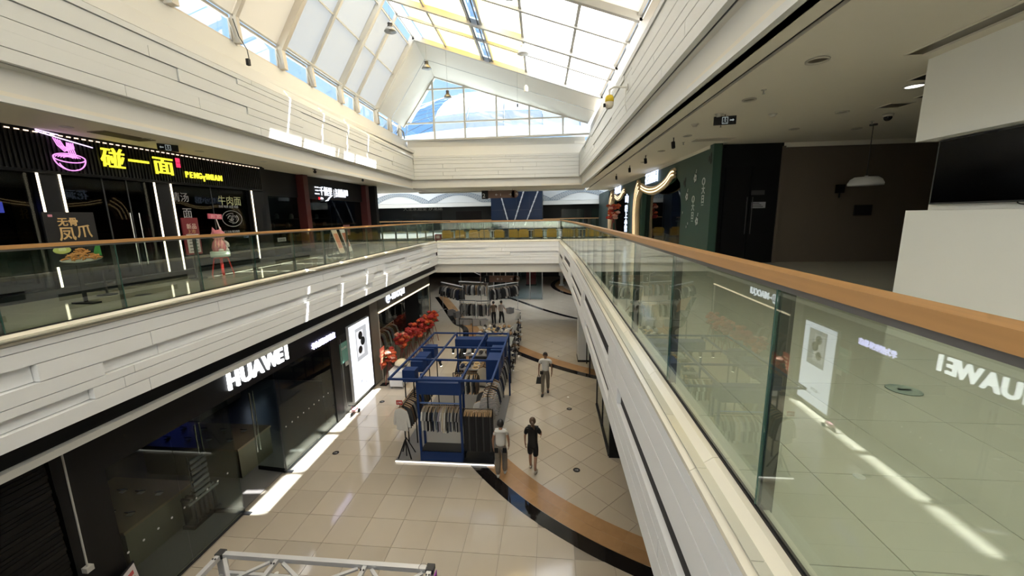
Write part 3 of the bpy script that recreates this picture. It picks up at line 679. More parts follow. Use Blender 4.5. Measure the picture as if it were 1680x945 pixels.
for y in (7.96, 8.46, 10.76): MB().box(XS - .15, XS - .12, y - .012, y + .012, Z2 + .16, 8.12).build('mullion', DARK, ng)
for y in (8.36, 8.56): MB().cyl((XS - .05, y, 6.15), (XS - .05, y, 7.35), 0.013).build('door_handle', CHROME, ng)
DOT = mat('dot_sticker', (0.5, 0.5, 0.48), 0.5)
for y in (8.75, 8.9, 9.7, 9.85, 10.1, 10.4, 10.9, 11.2, 11.6): MB().cyl((XS - .128, y, 6.72), (XS - .125, y, 6.72), 0.018, n=8).build('dot_sticker', DOT, ng)
# hand-drawn window lettering: beef noodles and bowl
CH1 = mat('chalk_yellow', (0.50, 0.52, 0.28), 0.8); CH2 = mat('chalk_grey', (0.34, 0.35, 0.36), 0.8)
def wtx(b, y, z, s, m, name='window_lettering', bold=0.0): return text(name, b, m, ng, (XS - .12, y, z), R(90), s, .004, bold)
wtx('牛肉面', 10.95, 7.63, 0.30, CH1); wtx('清汤', 9.5, 7.68, 0.26, CH2); wtx('面', 9.75, 7.25, 0.30, CH2)
wtx('汤鲜 味美 面劲 肉香', 10.95, 7.53, 0.085, CH2); wtx('手工现做 鲜汤慢煮', 11.0, 6.78, 0.075, CH2); wtx('欢迎光临', 11.15, 6.68, 0.075, CH2)
bw = MB(); bw.tube([(XS - .12, 11.4 + .38 * math.cos(a), 7.2 + .24 * math.sin(a)) for a in [2 * math.pi * i / 24 for i in range(25)]], .008, 5)
rb = random.Random(4)
for k in range(26):
    a = rb.uniform(0, 6.28); r0 = rb.uniform(0, .28); bw.tube([(XS - .12, 11.4 + r0 * math.cos(a + .25 * j), 7.2 + .62 * r0 * math.sin(a + .25 * j)) for j in range(6)], .007, 4)
bw.build('bowl_drawing', CH2, ng)
# interior glints: back wall poster and menu lights
ip = thing('menu_poster', 'dim gold poster deep inside the noodle shop', 'poster', (XS - 3.55, 8.6, 6.6))
MB().box(0, .02, 0, .7, 0, 1.1).build('poster_sheet', mat('poster_olive', (0.06, 0.045, 0.01), .7), ip)
text('poster_text', '招牌', mat('poster_gold', (0.25, .17, .03), .7), ip, (0.03, .1, .7), R(90), .28, .004)
bl = thing('lit_sign', 'small blue lit sign in the leftmost dark window', 'sign', (XS - .5, 6.35, 7.35))
MB().box(0, .03, 0, .14, 0, .2).build('sign_face', em('blue_lit', (0.12, 0.14, 0.9), 0.8), bl)
for k in range(4):
    t = thing('dining_table', f'dim dining table inside the noodle shop, {ordn(k)} from the entrance', 'table', (XS - 1.7, 5.0 + k * 1.9, Z2 + .161), group='tables inside the noodle shop')
    MB().box(-.35, .35, -.5, .5, .70, .74).build('table_top', mat('table_wood_dark', (0.05, 0.03, 0.02), .4), t)
    for a in (-.3, .3):
        for b in (-.44, .44): MB().box(a - .02, a + .02, b - .02, b + .02, 0, .70).build('leg', BLACK, t)
# poster stand with chicken feet dish
ps = thing('poster_stand', 'black poster stand showing a dish of chicken feet with lime', 'poster stand', (-8.35, 5.75, Z2), R(90) - R(90))
MB().box(0, .03, 0, .74, .70, 1.62).build('poster_board', mat('poster_black', (0.012, .012, .013), .35), ps)
MB().box(-.02, -.0, .34, .40, .0, .9).box(-.22, .22, .30, .44, 0, .03).build('stand_base', BLACK, ps)
GOLD = mat('print_gold', (0.55, 0.36, 0.15), .6)
for b, y, z, s_ in (('无', .18, 1.40, .15), ('骨', .33, 1.40, .15), ('凤', .16, 1.16, .25), ('爪', .42, 1.2, .24)):
    text('print', b, GOLD, ps, (.033, y, z), R(90), s_, .003, .004)
MB().box(.03, .034, .07, .13, 1.54, 1.58).build('print', mat('print_pink', (.5, .2, .25), .6), ps)
MB().sphere((.035, .16, .98), .13, (.06, 1.0, .52)).build('lime_print', mat('print_lime', (.55, .58, .18), .6), ps, True)
MB().sphere((.037, .16, .985), .10, (.06, 1.0, .5)).build('lime_flesh_print', mat('print_lime2', (.70, .72, .38), .6), ps, True)
MB().prism([(.60, .86), (.74, .84), (.73, 1.08), (.66, 1.02)], 'x', .031, .036).build('leaf_print', mat('print_leaf', (.05, .25, .05), .6), ps)
MB().sphere((.03, .42, .80), .33, (.05, 1.0, .18)).build('plate_print', mat('print_plate', (.6, .58, .5), .5), ps, True)
fm = mat('print_food', (.50, .22, .06), .6, var=.35, scale=25)
rb = random.Random(2); fd = MB()
for k in range(46):
    y = rb.gauss(.42, .11); z = .80 + rb.uniform(0, .19) * max(0.1, 1 - abs(y - .42) / .3); a = rb.uniform(0, 3.1)
    fd.sweep([(.042, y - .06 * math.cos(a), z - .03 * math.sin(a)), (.05, y, z + .012), (.042, y + .06 * math.cos(a), z + .03 * math.sin(a))], [.012, .018, .011], 6)
fd.build('food_print', fm, ps, True)
# red menu stand
ms = thing('menu_stand', 'dark red menu board on a stand beside the light strips', 'menu stand', (-8.9, 8.75, Z2))
MB().box(0, .03, 0, .44, .62, 1.52).build('menu_board', mat('menu_red', (.16, .012, .018), .4), ms)
MB().box(.03, .034, .06, .40, .66, 1.12).build('price_sheet', mat('menu_paper', (.52, .48, .46), .6), ms)
text('menu_title', '新品', mat('menu_cream', (.75, .6, .5), .6), ms, (.034, .10, 1.26), R(90), .14, .003)
text('menu_title', '上市', GOLD, ms, (.034, .10, 1.14), R(90), .12, .003)
for k in range(5): MB().box(.034, .036, .11, .35, .70 + k * .08, .725 + k * .08).build('price_line', mat('menu_ink', (.15, .12, .12), .6), ms)
MB().box(-.03, 0, .19, .25, 0, .9).box(-.2, .2, .15, .29, 0, .03).build('stand_base', BLACK, ms)
# pink cat figurine on a red stool
st = thing('red_stool', 'red plastic stool with splayed legs under the pink cat figurine', 'stool', (-8.9, 9.75, Z2))
MB().lathe([(.02, .44), (.19, .44), (.20, .46), (.19, .48), (.02, .48)], (0, 0, 0), 4).build('seat', RED, st, rot=None)
for a in range(4):
    c, s_ = math.cos(R(45 + 90 * a)), math.sin(R(45 + 90 * a))
    MB().bar((.15 * c, .15 * s_, .45), (.24 * c, .24 * s_, 0), .05, .03).build('leg', RED, st)
ct = thing('cat_figurine', 'pink and white lucky cat figurine holding a banner pole', 'figurine', (-8.9, 9.75, Z2 + .481))
PINK = mat('figurine_pink', (.62, .20, .24), .35); FW = mat('figurine_white', (.72, .68, .66), .35)
MB().lathe([(.01, 0), (.22, 0), (.22, .14), (.20, .15), (.01, .15)], n=24).build('pedestal', mat('pedestal_mint', (.55, .66, .60), .4), ct, True)
MB().lathe([(.01, .15), (.15, .15), (.17, .24), (.13, .40), (.08, .47), (.01, .5)], n=18).build('body', PINK, ct, True)
MB().sphere((.05, .07, .24), .11, (1, 1, .9)).build('belly', FW, ct, True)
MB().sphere((.02, 0, .58), .15, (1, 1.15, .92), 16, 12).build('head', PINK, ct, True)
for s_ in (-1, 1):
    MB().cyl((0, .10 * s_, .68), (0, .13 * s_, .79), .05, .005, 8).build('ear', PINK, ct)
    MB().sphere((.145, .05 * s_, .60), .02).build('eye', BLACK, ct, True)
    MB().sweep([(.05, .13 * s_, .40), (.11, .16 * s_, .34), (.14, .13 * s_, .27)], [.045, .04, .045], 8).build('arm', FW if s_ > 0 else PINK, ct, True)
    MB().sphere((.12, .09 * s_, .18), .055, (1.3, 1, .8)).build('foot', FW, ct, True)
MB().sphere((.15, 0, .555), .045, (.7, 1.3, .8)).build('muzzle', FW, ct, True)
MB().sphere((.172, 0, .575), .012).build('nose', RED, ct, True)
MB().cyl((.05, .14, .40), (.05, -.02, 1.02), .012).build('banner_pole', FW, ct)
MB().obox((.05, -.05, 1.07), (.03, .42, .13), (R(-3), 0, 0)).build('banner', mat('banner_pink', (.55, .10, .16), .5), ct)
text('banner_text', '开门红', mat('banner_cream', (.8, .55, .55), .5), ct, (.068, -.2, 1.03), R(90), .11, .003)
# green bench at far left, rope barrier, decal on floor
gb = thing('green_stool', 'bright green plastic stool at the left edge', 'stool', (-8.9, 4.45, Z2))
GRN = mat('green_plastic', (.12, .55, .03), .4)
MB().box(-.16, .16, -.18, .18, .40, .44).build('seat', GRN, gb)
for s_ in (-1, 1): MB().hexa([(-.18, s_ * .28 - .03, 0), (.18, s_ * .28 - .03, 0), (.18, s_ * .28 + .03, 0), (-.18, s_ * .28 + .03, 0), (-.15, s_ * .16 - .03, .42), (.15, s_ * .16 - .03, .42), (.15, s_ * .16 + .03, .42), (-.15, s_ * .16 + .03, .42)]).build('leg', GRN, gb)
br = thing('rope_stand', 'black floor stand with round base near the poster', 'rope stand', (-8.9, 6.9, Z2))
MB().lathe([(.01, 0), (.16, 0), (.15, .02), (.02, .03), (.015, .5), (.01, .5)], n=16).build('post', BLACK, br, True)
MB().cyl((-8.1, 6.9, Z2 + .001), (-8.1, 6.9, Z2 + .004), .13, n=20).build('floor_hatch', BLACK, gal_l)
# exit sign over walkway
def exit_sign(loc, rz, label, sx):
    e = thing('exit_sign', label, 'exit sign', loc, rz)
    MB().box(-.19, .19, -.015, .015, -.15, 0).build('sign_box', BLACK, e)
    gm = em('exit_dim', (.55, .62, .60), .35)
    fr = MB().box(-.05, .05, -.018, -.015, -.135, -.125).box(-.05, .05, -.018, -.015, -.025, -.015).box(-.05, -.042, -.018, -.015, -.135, -.015).box(.042, .05, -.018, -.015, -.135, -.015)
    fr.build('door_symbol', gm, e)
    MB().sphere((.0, -.018, -.04), .011, (1, .2, 1), 8, 6).bar((-.004, -.017, -.055), (.004, -.017, -.09), .02, .004).bar((.0, -.017, -.088), (-.03, -.017, -.118), .012, .004).bar((.004, -.017, -.088), (.022, -.017, -.118), .012, .004).bar((-.004, -.017, -.06), (-.028, -.017, -.075), .009, .004).bar((.004, -.017, -.06), (.026, -.017, -.07), .009, .004).build('running_figure', gm, e)
    MB().prism([(.08 * sx, -.085), (.13 * sx, -.085), (.13 * sx, -.10), (.155 * sx, -.075), (.13 * sx, -.05), (.13 * sx, -.065), (.08 * sx, -.065)], 'y', -.018, -.015).build('arrow', gm, e)
    return e
exit_sign((-8.75, 8.6, 8.88), R(60), 'small exit sign hanging from the noodle shop walkway ceiling', -1)
# second shop with red pillars
s2 = thing('shop_sign', 'white lit lettering over the red-framed shop', 'shop sign', (XS - .2, 16.0, 8.1))
MB().box(-.2, .0, -.65, 4.6, -.1, .78).build('backing_board', BLACK, s2)
text('letter', '三千悟里', LEDC, s2, (.02, .02, .10), R(90), .40, .02, .003, sx=.85)
MB().box(.01, .02, 1.52, 1.535, 0.0, .36).build('divider', LEDC, s2)
text('letter', '江南糕点铺', LEDC, s2, (.02, 1.62, .17), R(90), .29, .02, .001, sx=.8)
text('letter', 'JIANGNAN DESSERT', LEDC, s2, (.02, 1.64, .06), R(90), .10, .02, .002)
MB().sweep([(.02, 1.30, .06), (.02, 1.12, .0), (.02, .95, -.13), (.02, .75, -.17)], [.012, .028, .03, .01], 8).build('brush_stroke', LEDC, s2)
MB().box(.01, .02, .25, .37, -.13, -.02).build('seal', em('red_lit', (.7, .02, .03), .8), s2)
text('letter', '点心', LEDC, s2, (.02, .40, -.10), R(90), .10, .02)
for i, (y, w) in enumerate(((15.1, .30), (20.4, .35))):
    p = thing('red_pillar', ['dark red pillar between the noodle shop and the white sign', 'dark red pillar at the far end of the white-signed shop'][i], 'pillar', (XS, y, Z2), group='dark red pillars')
    MB().box(-.3, .05, -w / 2, w / 2, .17, 3.17).build('shaft', mat('oxblood', (.06, .008, .007), .4), p)
    MB().box(-.32, .07, -w / 2 - .02, w / 2 + .02, 0.16, .3).build('base', BLACK, p)
for y0, y1, k in ((13.0, 14.95, 0), (15.3, 17.7, 1), (17.75, 20.2, 2)):
    MB().box(XS - .3, XS - .29, y0, y1, Z2 + .17, 8.0).build('pane', DARKG, ng)
MB().box(XS - .4, XS - .25, 12.95, 15.0, 8.0, 8.89).build('lintel', BLACK, ng)
for k in range(14):
    rb = random.Random(30 + k); y = rb.uniform(16.1, 19.5); z = rb.uniform(6.6, 7.7)
    b = thing('shelf_jar', f'dim jar on the shelves inside the red-framed shop, {ordn(k)} along', 'jar', (XS - 2.2, 15.6 + k * .33, Z2 + .16 + [.542, .942, 1.342][k % 3]), group='jars on the dark shelves')
    MB().lathe([(.01, 0), (.08, 0), (.085, .14), (.05, .19), (.05, .22), (.01, .22)], n=10).build('jar_body', mat(f'jar_tone{k%3}', [(.22, .2, .18), (.12, .10, .08), (.3, .28, .25)][k % 3], .3), b, True)
sh = thing('shelf_rack', 'dark shelf rack inside the red-framed shop', 'shelf', (XS - 2.2, 15.3, Z2 + .16))
for z in (.5, .9, 1.3): MB().box(-.2, .2, 0, 4.9, z, z + .04).build('shelf_board', DARK, sh)
for y in (0, 2.4, 4.9): MB().box(-.2, .2, y, y + .05, 0, 2.0).build('upright', DARK, sh)
# A-frame boards and slim signs standing in front of shop 2
for i, (x, y, lab, c) in enumerate(((-8.1, 14.6, 'leaning pale menu board with red print by the railing', (.62, .52, .42)), (-8.15, 15.3, 'leaning menu board with food photos beside the pale board', (.55, .55, .54)))):
    a = thing('menu_board', lab, 'menu board', (x, y, Z2), R(10))
    MB().hexa([(0, -.26, .12), (0, .26, .12), (-.02, .26, .12), (-.02, -.26, .12), (-.28, -.26, 1.05), (-.28, .26, 1.05), (-.30, .26, 1.05), (-.30, -.26, 1.05)]).build('board', mat(f'board_face{i}', c, .5), a)
    MB().hexa([(.004 - .06, -.2, .32), (.004 - .06, .2, .32), (-.06, .2, .32), (-.06, -.2, .32), (-.225, -.2, .88), (-.225, .2, .88), (-.23, .2, .88), (-.23, -.2, .88)]).build('print', mat(f'board_print{i}', [(.45, .16, .1), (.35, .1, .06)][i], .5, var=.5, scale=9), a)
    for s_ in (-.22, .22): MB().bar((-.30, s_, 1.0), (-.52, s_, 0), .025, .025).build('leg', DARK, a)
    for s_ in (-.22, .22): MB().bar((0, s_, .15), (.03, s_, 0), .025, .025).build('leg', DARK, a)
for i, (y, w) in enumerate(((13.5, .45), (18.2, .6))):
    b = thing('small_sign', ['small white notice on the dark shop window', 'dim red poster low in the red-framed shop window'][i], 'sign', (XS - .27, y, 6.35))
    MB().box(0, .02, 0, w, 0, .14 if i == 0 else .5).build('sign_face', mat(f'small_sign{i}', [(.3, .3, .3), (.16, .05, .04)][i], .6), b)
    text('sign_text', ['欢迎光临', '甜品'][i], DARK if i == 0 else GOLD, b, (.022, .03, .03), R(90), .09 if i == 0 else .2, .003)
# ceiling fittings on that side
for i, (x, y) in enumerate(((-8.9, 6.8), (-8.6, 8.0), (-8.9, 9.6), (-8.7, 11.6))):
    d = thing('downlight', f'recessed ceiling downlight over the noodle shop walkway, {ordn(i)} from the viewer', 'downlight', (x, y, 8.89), group='downlights over the noodle shop walkway')
    MB().lathe([(.01, -.004), (.10, -.004), (.10, -.012), (.075, -.012), (.07, -.002), (.01, -.002)], n=18).build('ring', STEEL, d, True)
    MB().lathe([(.01, -.003), (.07, -.003), (.07, -.001), (.01, -.001)], n=18).build('lens', DARK, d)
vent = thing('ceiling_vent', 'rectangular ceiling grille above the pink bowl sign', 'vent', (-8.8, 7.7, 8.89))
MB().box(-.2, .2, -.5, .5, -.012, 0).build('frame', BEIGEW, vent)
for k in range(8): MB().box(-.17 + k * .045, -.15 + k * .045, -.46, .46, -.02, -.011).build('slat', mat('vent_brown', (.10, .085, .06), .6), vent)
for i, (x, y) in enumerate(((-8.3, 13.6), (-8.2, 17.0))):
    c = thing('ceiling_camera', ['black dome camera under the ceiling before the red-framed shop', 'black dome camera under the ceiling near the far red pillar'][i], 'camera', (x, y, 8.89))
    MB().lathe([(.01, -.06), (.02, -.06), (.02, -.02), (.07, -.02), (.07, 0), (.01, 0)], n=12).build('mount', DARK, c)
    MB().sphere((0, 0, -.1), .055).build('dome', BLACKG, c, True)
# ================================================================ UPPER LEVEL, GREEN SHOP SIDE
TVW = mat('white_plaster', (0.82, 0.82, 0.78), 0.65, var=0.02, bump=0.03)
tw = sroot('wall_right_screen', 'white wall block holding a wide black screen')
MB().box(4.60, 12.2, -6, 5.66, 7.93, 8.89).build('upper_block', TVW, tw)
MB().box(4.84, 12.2, -6, 5.62, 7.06, 7.95).build('recess_wall', TVW, tw)
MB().box(4.32, 12.2, -6, 5.30, 5.70, 7.08).build('lower_block', TVW, tw)
tv = thing('wall_screen', 'wide black display screen set into the white wall', 'screen', (4.83, 2.6, 7.15))
MB().box(-.05, 0, 0, 2.95, 0, .77).build('screen_frame', DARK, tv)
MB().box(-.054, -.05, .02, 2.93, .02, .75).build('screen_glass', mat('screen_black', (.001, .001, .001), .15, spec=.08), tv)
MB().tube([(-.06, 1.86 + .12 * math.cos(a), -.0 - .03 * math.sin(a)) for a in [math.pi * i / 8 for i in range(9)]], .006, 5).build('cable', BLACK, tv)
# back wall, door, beige wall
bw = sroot('wall_right', 'dim beige wall at the end of the side corridor')
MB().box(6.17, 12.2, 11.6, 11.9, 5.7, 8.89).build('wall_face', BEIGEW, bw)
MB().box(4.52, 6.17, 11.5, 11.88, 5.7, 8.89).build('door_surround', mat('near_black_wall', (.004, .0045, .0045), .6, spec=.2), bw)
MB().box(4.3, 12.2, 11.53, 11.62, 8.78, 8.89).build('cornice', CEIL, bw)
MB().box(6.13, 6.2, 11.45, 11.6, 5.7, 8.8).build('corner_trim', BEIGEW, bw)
d1 = sroot('door_1', 'black double door beside the green wall')
for x0, x1 in ((4.72, 5.38), (5.40, 6.06)):
    MB().box(x0, x1, 11.45, 11.5, 5.72, 8.3).build('door_leaf', mat('door_black', (.003, .003, .003), .6, spec=.2), d1)
for x in (5.32, 5.46): MB().cyl((x, 11.42, 6.5), (x, 11.42, 7.5), .012).build('handle', DARK, d1)
nt = thing('door_notice', 'white paper notice taped to the black door', 'notice', (5.45, 11.44, 7.20))
MB().box(0, .36, -.004, 0, 0, .16).build('paper', mat('notice_paper', (.28, .29, .31), .7), nt)
for k in range(3): MB().box(.03, .30 - .05 * k, -.006, -.004, .03 + .045 * k, .05 + .045 * k).build('print_line', DARK, nt)
n2 = thing('door_plate', 'dim rectangular plate above the white door notice', 'sign', (5.42, 11.44, 7.55))
MB().box(0, .34, -.006, 0, 0, .12).build('plate', DARK, n2)
wb2 = thing('wall_box', 'small dark control box on the beige wall under the pendant', 'wall box', (8.15, 11.58, 6.95))
MB().box(0, .42, -.05, 0, 0, .28).build('box', mat('box_dark', (.01, .01, .012), .4), wb2)
sp = thing('wall_speaker', 'small black speaker on the beige wall beside the pendant', 'speaker', (7.62, 11.58, 7.55))
MB().box(0, .16, -.12, 0, 0, .22).build('case', BLACK, sp); MB().cyl((.08, -.06, 0), (.08, -.06, -.12), .02).build('bracket', BLACK, sp)
# pendant lamps
for i, (x, y) in enumerate(((6.85, 9.5), (9.3, 9.6))):
    p = thing('pendant_lamp', ['white dish pendant lamp hanging in the side corridor', 'white dish pendant lamp half hidden behind the white wall block'][i], 'pendant lamp', (x, y, 7.62))
    MB().lathe([(.29, 0), (.31, .0), (.31, .05), (.27, .13), (.20, .18), (.03, .19), (.03, .21), (.001, .21), (.001, .16), (.19, .16), (.25, .12), (.29, .05)], n=28).build('shade', mat('pendant_white', (.55, .55, .55), .4), p, True)
    MB().cyl((0, 0, .2), (0, 0, 1.24), .008, n=6).build('cord', DARK, p); MB().lathe([(.01, 1.24), (.07, 1.24), (.07, 1.27), (.01, 1.27)]).build('canopy', DARK, p)
# ceiling fittings
DLR = mat('downlight_ring', (.45, .42, .36), .4); DLL = mat('downlight_lens', (.10, .085, .06), .3)
for i, (x, y, r) in enumerate(((3.21, 5.46, .125), (3.2, 7.09, .105), (5.37, 8.23, .105), (5.36, 9.67, .10), (3.2, 10.0, .10), (3.2, 12.2, .10), (6.8, 9.9, .1), (3.25, 14.6, .1))):
    d = thing('downlight', ['large unlit downlight nearest the black slot', 'unlit downlight behind the sprinkler by the slot', 'unlit downlight midway over the corridor', 'unlit downlight before the dark door', 'unlit downlight past the exit sign', 'unlit downlight near the green wall lights', 'unlit downlight beside the pendant cord', 'unlit downlight over the green shop entrance'][i], 'downlight', (x, y, 8.89), group='downlights over the near walkway')
    MB().lathe([(.01, -.004), (r, -.004), (r, -.02), (r * .82, -.02), (r * .78, -.003), (.01, -.003)], n=24).build('ring', DLR, d, True)
    MB().lathe([(.01, -.006), (r * .78, -.006), (r * .78, -.002), (.01, -.002)], n=24).build('lens', DLL, d)
ll = thing('downlight', 'lit white downlight beside the white wall block', 'downlight', (5.35, 6.75, 8.89), group='downlights over the near walkway')
MB().lathe([(.01, -.004), (.13, -.004), (.13, -.02), (.11, -.02), (.105, -.003), (.01, -.003)], n=24).build('ring', DLR, ll, True)
MB().lathe([(.01, -.012), (.105, -.012), (.105, -.002), (.01, -.002)], n=24).build('lens', em('lit_lens', (1, .98, .92), 2.5), ll)
for i, (x, y, w, h) in enumerate(((5.3, 6.3, .5, .35), (6.0, 7.9, .35, .3), (6.1, 7.35, .3, .2))):
    d = thing('ceiling_hatch', ['large dark open ceiling hatch beside the lit downlight', 'small ceiling hatch near the dome camera', 'small dark ceiling hatch between the lit downlight and the camera'][i], 'ceiling hatch', (x, y, 8.89))
    MB().box(-w / 2, w / 2, -h / 2, h / 2, -.006, -.001).build('opening', BLACK if i != 1 else DLL, d)
    MB().box(-w / 2 - .02, w / 2 + .02, -h / 2 - .02, -h / 2, -.012, 0).box(-w / 2 - .02, w / 2 + .02, h / 2, h / 2 + .02, -.012, 0).box(-w / 2 - .02, -w / 2, -h / 2, h / 2, -.012, 0).box(w / 2, w / 2 + .02, -h / 2, h / 2, -.012, 0).build('frame', CEIL, d)
lg = thing('ceiling_groove', 'recessed linear light groove in the near ceiling', 'ceiling groove', (4.3, 4.2, 8.89))
MB().box(-.12, .06, -5, 1.25, -.006, -.001).build('groove', DLL, lg)
MB().box(.06, .09, -5, 1.25, -.03, 0).box(-.15, -.12, -5, 1.25, -.012, 0).build('lip', CEIL, lg)
for i, (x, y) in enumerate(((3.17, 6.59), (3.5, 8.9), (6.6, 9.2), (3.4, 10.9))):
    s = thing('sprinkler', f'small ceiling sprinkler over the near walkway, {ordn(i)} from the viewer', 'sprinkler', (x, y, 8.89), group='ceiling sprinklers')
    MB().lathe([(.01, -.012), (.035, -.012), (.035, 0), (.01, 0)], n=12).build('rose', DLR, s); MB().cyl((0, 0, 0), (0, 0, -.06), .011, n=6).build('pipe', GREYM, s)
    MB().lathe([(.002, -.062), (.022, -.062), (.022, -.058), (.002, -.058)], n=8).build('deflector', GREYM, s)
for i, (x, y) in enumerate(((4.14, 8.19), (2.95, 8.8), (3.1, 8.0))):
    s = thing('smoke_detector', ['white smoke detector right of the exit sign', 'white smoke detector left of the exit sign', 'small detector over the exit sign'][i], 'detector', (x, y, 8.89))
    MB().lathe([(.01, -.05), (.04, -.05), (.055, -.02), (.06, 0), (.01, 0)], n=14).build('cap', DLR, s, True); MB().lathe([(.01, -.008), (.075, -.008), (.075, 0), (.01, 0)], n=14).build('base', DLR, s)
exit_sign((3.24, 8.07, 8.86), R(-8), 'black exit sign with running figure and arrow over the near walkway', 1)
MB().cyl((3.24, 8.07, 8.86), (3.24, 8.07, 8.89), .01).build('hanger', BLACK, bpy.data.objects['exit_sign.001'], loc=(-3.24, -8.07, -8.86))
bpy.data.objects['hanger'].location = (0, 0, 0); bpy.data.objects['hanger'].data.transform(Matrix.Translation((-3.24, -8.07, -8.86)))
dc = thing('dome_camera', 'black dome camera on the corridor ceiling', 'camera', (6.43, 8.59, 8.89))
MB().lathe([(.01, -.05), (.075, -.05), (.09, 0), (.01, 0)], n=16).build('base', DLR, dc, True); MB().sphere((0, 0, -.06), .068).build('dome', BLACKG, dc, True)
vt = thing('ceiling_vent', 'rectangular ceiling grille over the walkway by the green wall', 'vent', (4.0, 10.58, 8.89))
MB().box(-.5, .5, -.2, .2, -.012, 0).build('frame', CEIL, vt)
for k in range(8): MB().box(-.46, .46, -.17 + k * .045, -.15 + k * .045, -.02, -.011).build('slat', DLR, vt)
for i, y in enumerate((10.2, 13.0, 15.5, 18.5)):
    t = thing('track_spot', f'black ceiling spotlight along the slot, {ordn(i)} from the viewer', 'spotlight', (2.95, y, 8.89), group='spotlights by the ceiling slot')
    MB().cyl((0, 0, 0), (0, 0, -.10), .012, n=6).build('stem', BLACK, t); MB().cyl((0, .03, -.10), (0, -.02, -.24), .045, n=10).build('head', BLACK, t)
# green shop wall
GREEN = mat('shop_green', (0.022, 0.062, 0.044), 0.55, var=0.05)
gs = sroot('wall_right_shop', 'dark green shop wall with two draped arch openings')
Xg = 4.30
op1 = [(13.70, 5.7), (13.66, 7.3), (13.9, 8.1), (14.5, 8.45), (15.3, 8.22), (16.6, 8.05), (17.8, 8.12), (18.9, 8.28), (19.3, 8.0), (19.4, 7.1), (19.45, 5.7)]
op2 = [(23.0, 5.7), (23.05, 8.0), (23.6, 8.45), (24.9, 8.0), (26.1, 8.25), (27.1, 8.3), (27.7, 7.9), (27.9, 5.7)]
def strip_wall(y0, y1, ops):
    ys = sorted(set([y0, y1] + [q[0] for op in ops for q in op] + [y0 + (y1 - y0) * i / 60 for i in range(61)]))
    mb = MB()
    def top(y):
        for op in ops:
            for a, b in zip(op, op[1:]):
                lo, hi = min(a[0], b[0]), max(a[0], b[0])
                if op[0][0] - .05 <= y <= op[-1][0] + .0:
                    if a[0] < b[0] and a[0] <= y <= b[0]: return a[1] + (b[1] - a[1]) * (y - a[0]) / (b[0] - a[0])
        return None
    for a, b in zip(ys, ys[1:]):
        m = (a + b) / 2; t = top(m)
        if t is None: mb.box(Xg, Xg + .2, a, b, 5.7, 8.89)
        else:
            ta, tb = top(a + 1e-4) or t, top(b - 1e-4) or t
            mb.hexa([(Xg, a, ta), (Xg + .2, a, ta), (Xg + .2, b, tb), (Xg, b, tb), (Xg, a, 8.89), (Xg + .2, a, 8.89), (Xg + .2, b, 8.89), (Xg, b, 8.89)])
    return mb
strip_wall(11.25, 30.0, [op1, op2]).build('wall_face', GREEN, gs); MB().box(Xg + .2, Xg + .22, 11.25, 11.5, 5.7, 8.89).build('wall_return', mat('green_dark', (.012, .03, .018), .6), gs)
MB().box(Xg - .02, Xg + .4, 11.5, 30, 8.80, 8.89).build('cornice', CEIL, gs)
MB().box(Xg + .2, Xg + 4, 11.9, 12.0, 5.7, 8.89).box(Xg + 3.8, Xg + 4, 11.9, 30, 5.7, 8.89).box(Xg + .2, Xg + 4, 29.8, 30, 5.7, 8.89).box(Xg + .2, Xg + 4, 21.0, 21.1, 5.7, 8.89).build('inner_wall', BLACK, gs)
MB().box(Xg, Xg + .2, 29.9, 36, 5.7, 8.89).build('far_wall', mat('dark_green_far', (.015, .03, .024), .6), gs)
# drapery-shaped timber frame strips
DRP = mat('arch_cream', (0.62, 0.46, 0.28), 0.45); 
DRL = em('arch_warm_light', (1.0, 0.74, 0.40), 2.2)
def drape(root, path, w, nfold, depth):
    """parallel convex folds following a path in the wall plane"""
    path = catmull(path, 8)
    for k in range(nfold):
        off = (k - (nfold - 1) / 2) * w / nfold; pts = []
        for i, p in enumerate(path):
            a = path[max(0, i - 1)]; b = path[min(len(path) - 1, i + 1)]; d = Vector((b[0] - a[0], b[1] - a[1])).normalized(); n = Vector((-d.y, d.x))
            pts.append((-depth * .3, p[0] + n.x * off, p[1] + n.y * off))
        MB().sweep(pts, w / nfold * .56, 8).build('fold', DRP if k % 2 == 0 else DRP, root, True)
        if k < nfold - 1:
            off += w / nfold / 2; lp = []
            for i, p in enumerate(path):
                a = path[max(0, i - 1)]; b = path[min(len(path) - 1, i + 1)]; d = Vector((b[0] - a[0], b[1] - a[1])).normalized(); n = Vector((-d.y, d.x)); lp.append((-depth * .3 - w / nfold * .40, p[0] + n.x * off, p[1] + n.y * off))
            MB().sweep(lp, .022, 6).build('light_line', DRL, root)
a1 = thing('arch_frame', 'large cream draped arch frame on the green shop wall', 'arch frame', (Xg, 0, 0))
drape(a1, [(19.95, 5.72), (20.1, 6.6), (20.15, 7.3), (19.95, 8.0), (19.5, 8.36)], .85, 4, .3)
drape(a1, [(19.1, 8.33), (18.4, 8.18), (17.4, 8.06), (16.3, 8.06), (15.2, 8.22), (14.55, 8.44), (14.25, 8.45)], .34, 3, .3)
a2 = thing('arch_frame', 'smaller cream draped arch frame further along the green wall', 'arch frame', (Xg, 0, 0))
drape(a2, [(28.3, 5.72), (28.45, 7.0), (28.2, 7.9), (27.5, 8.35)], .8, 3, .3)
drape(a2, [(26.6, 8.28), (25.6, 8.1), (24.6, 8.15), (23.7, 8.4), (23.3, 8.42)], .34, 3, .3)
s1 = thing('shop_sign', 'white lit characters above the large draped arch', 'shop sign', (Xg - .06, 18.6, 8.42))
BLU = em('blue_white_light', (0.66, 0.76, 1.0), 1.1)
text('letter', '花涧影园', BLU, s1, (0, 0, .0), R(-90), .50, .05, .0, sx=1.05)
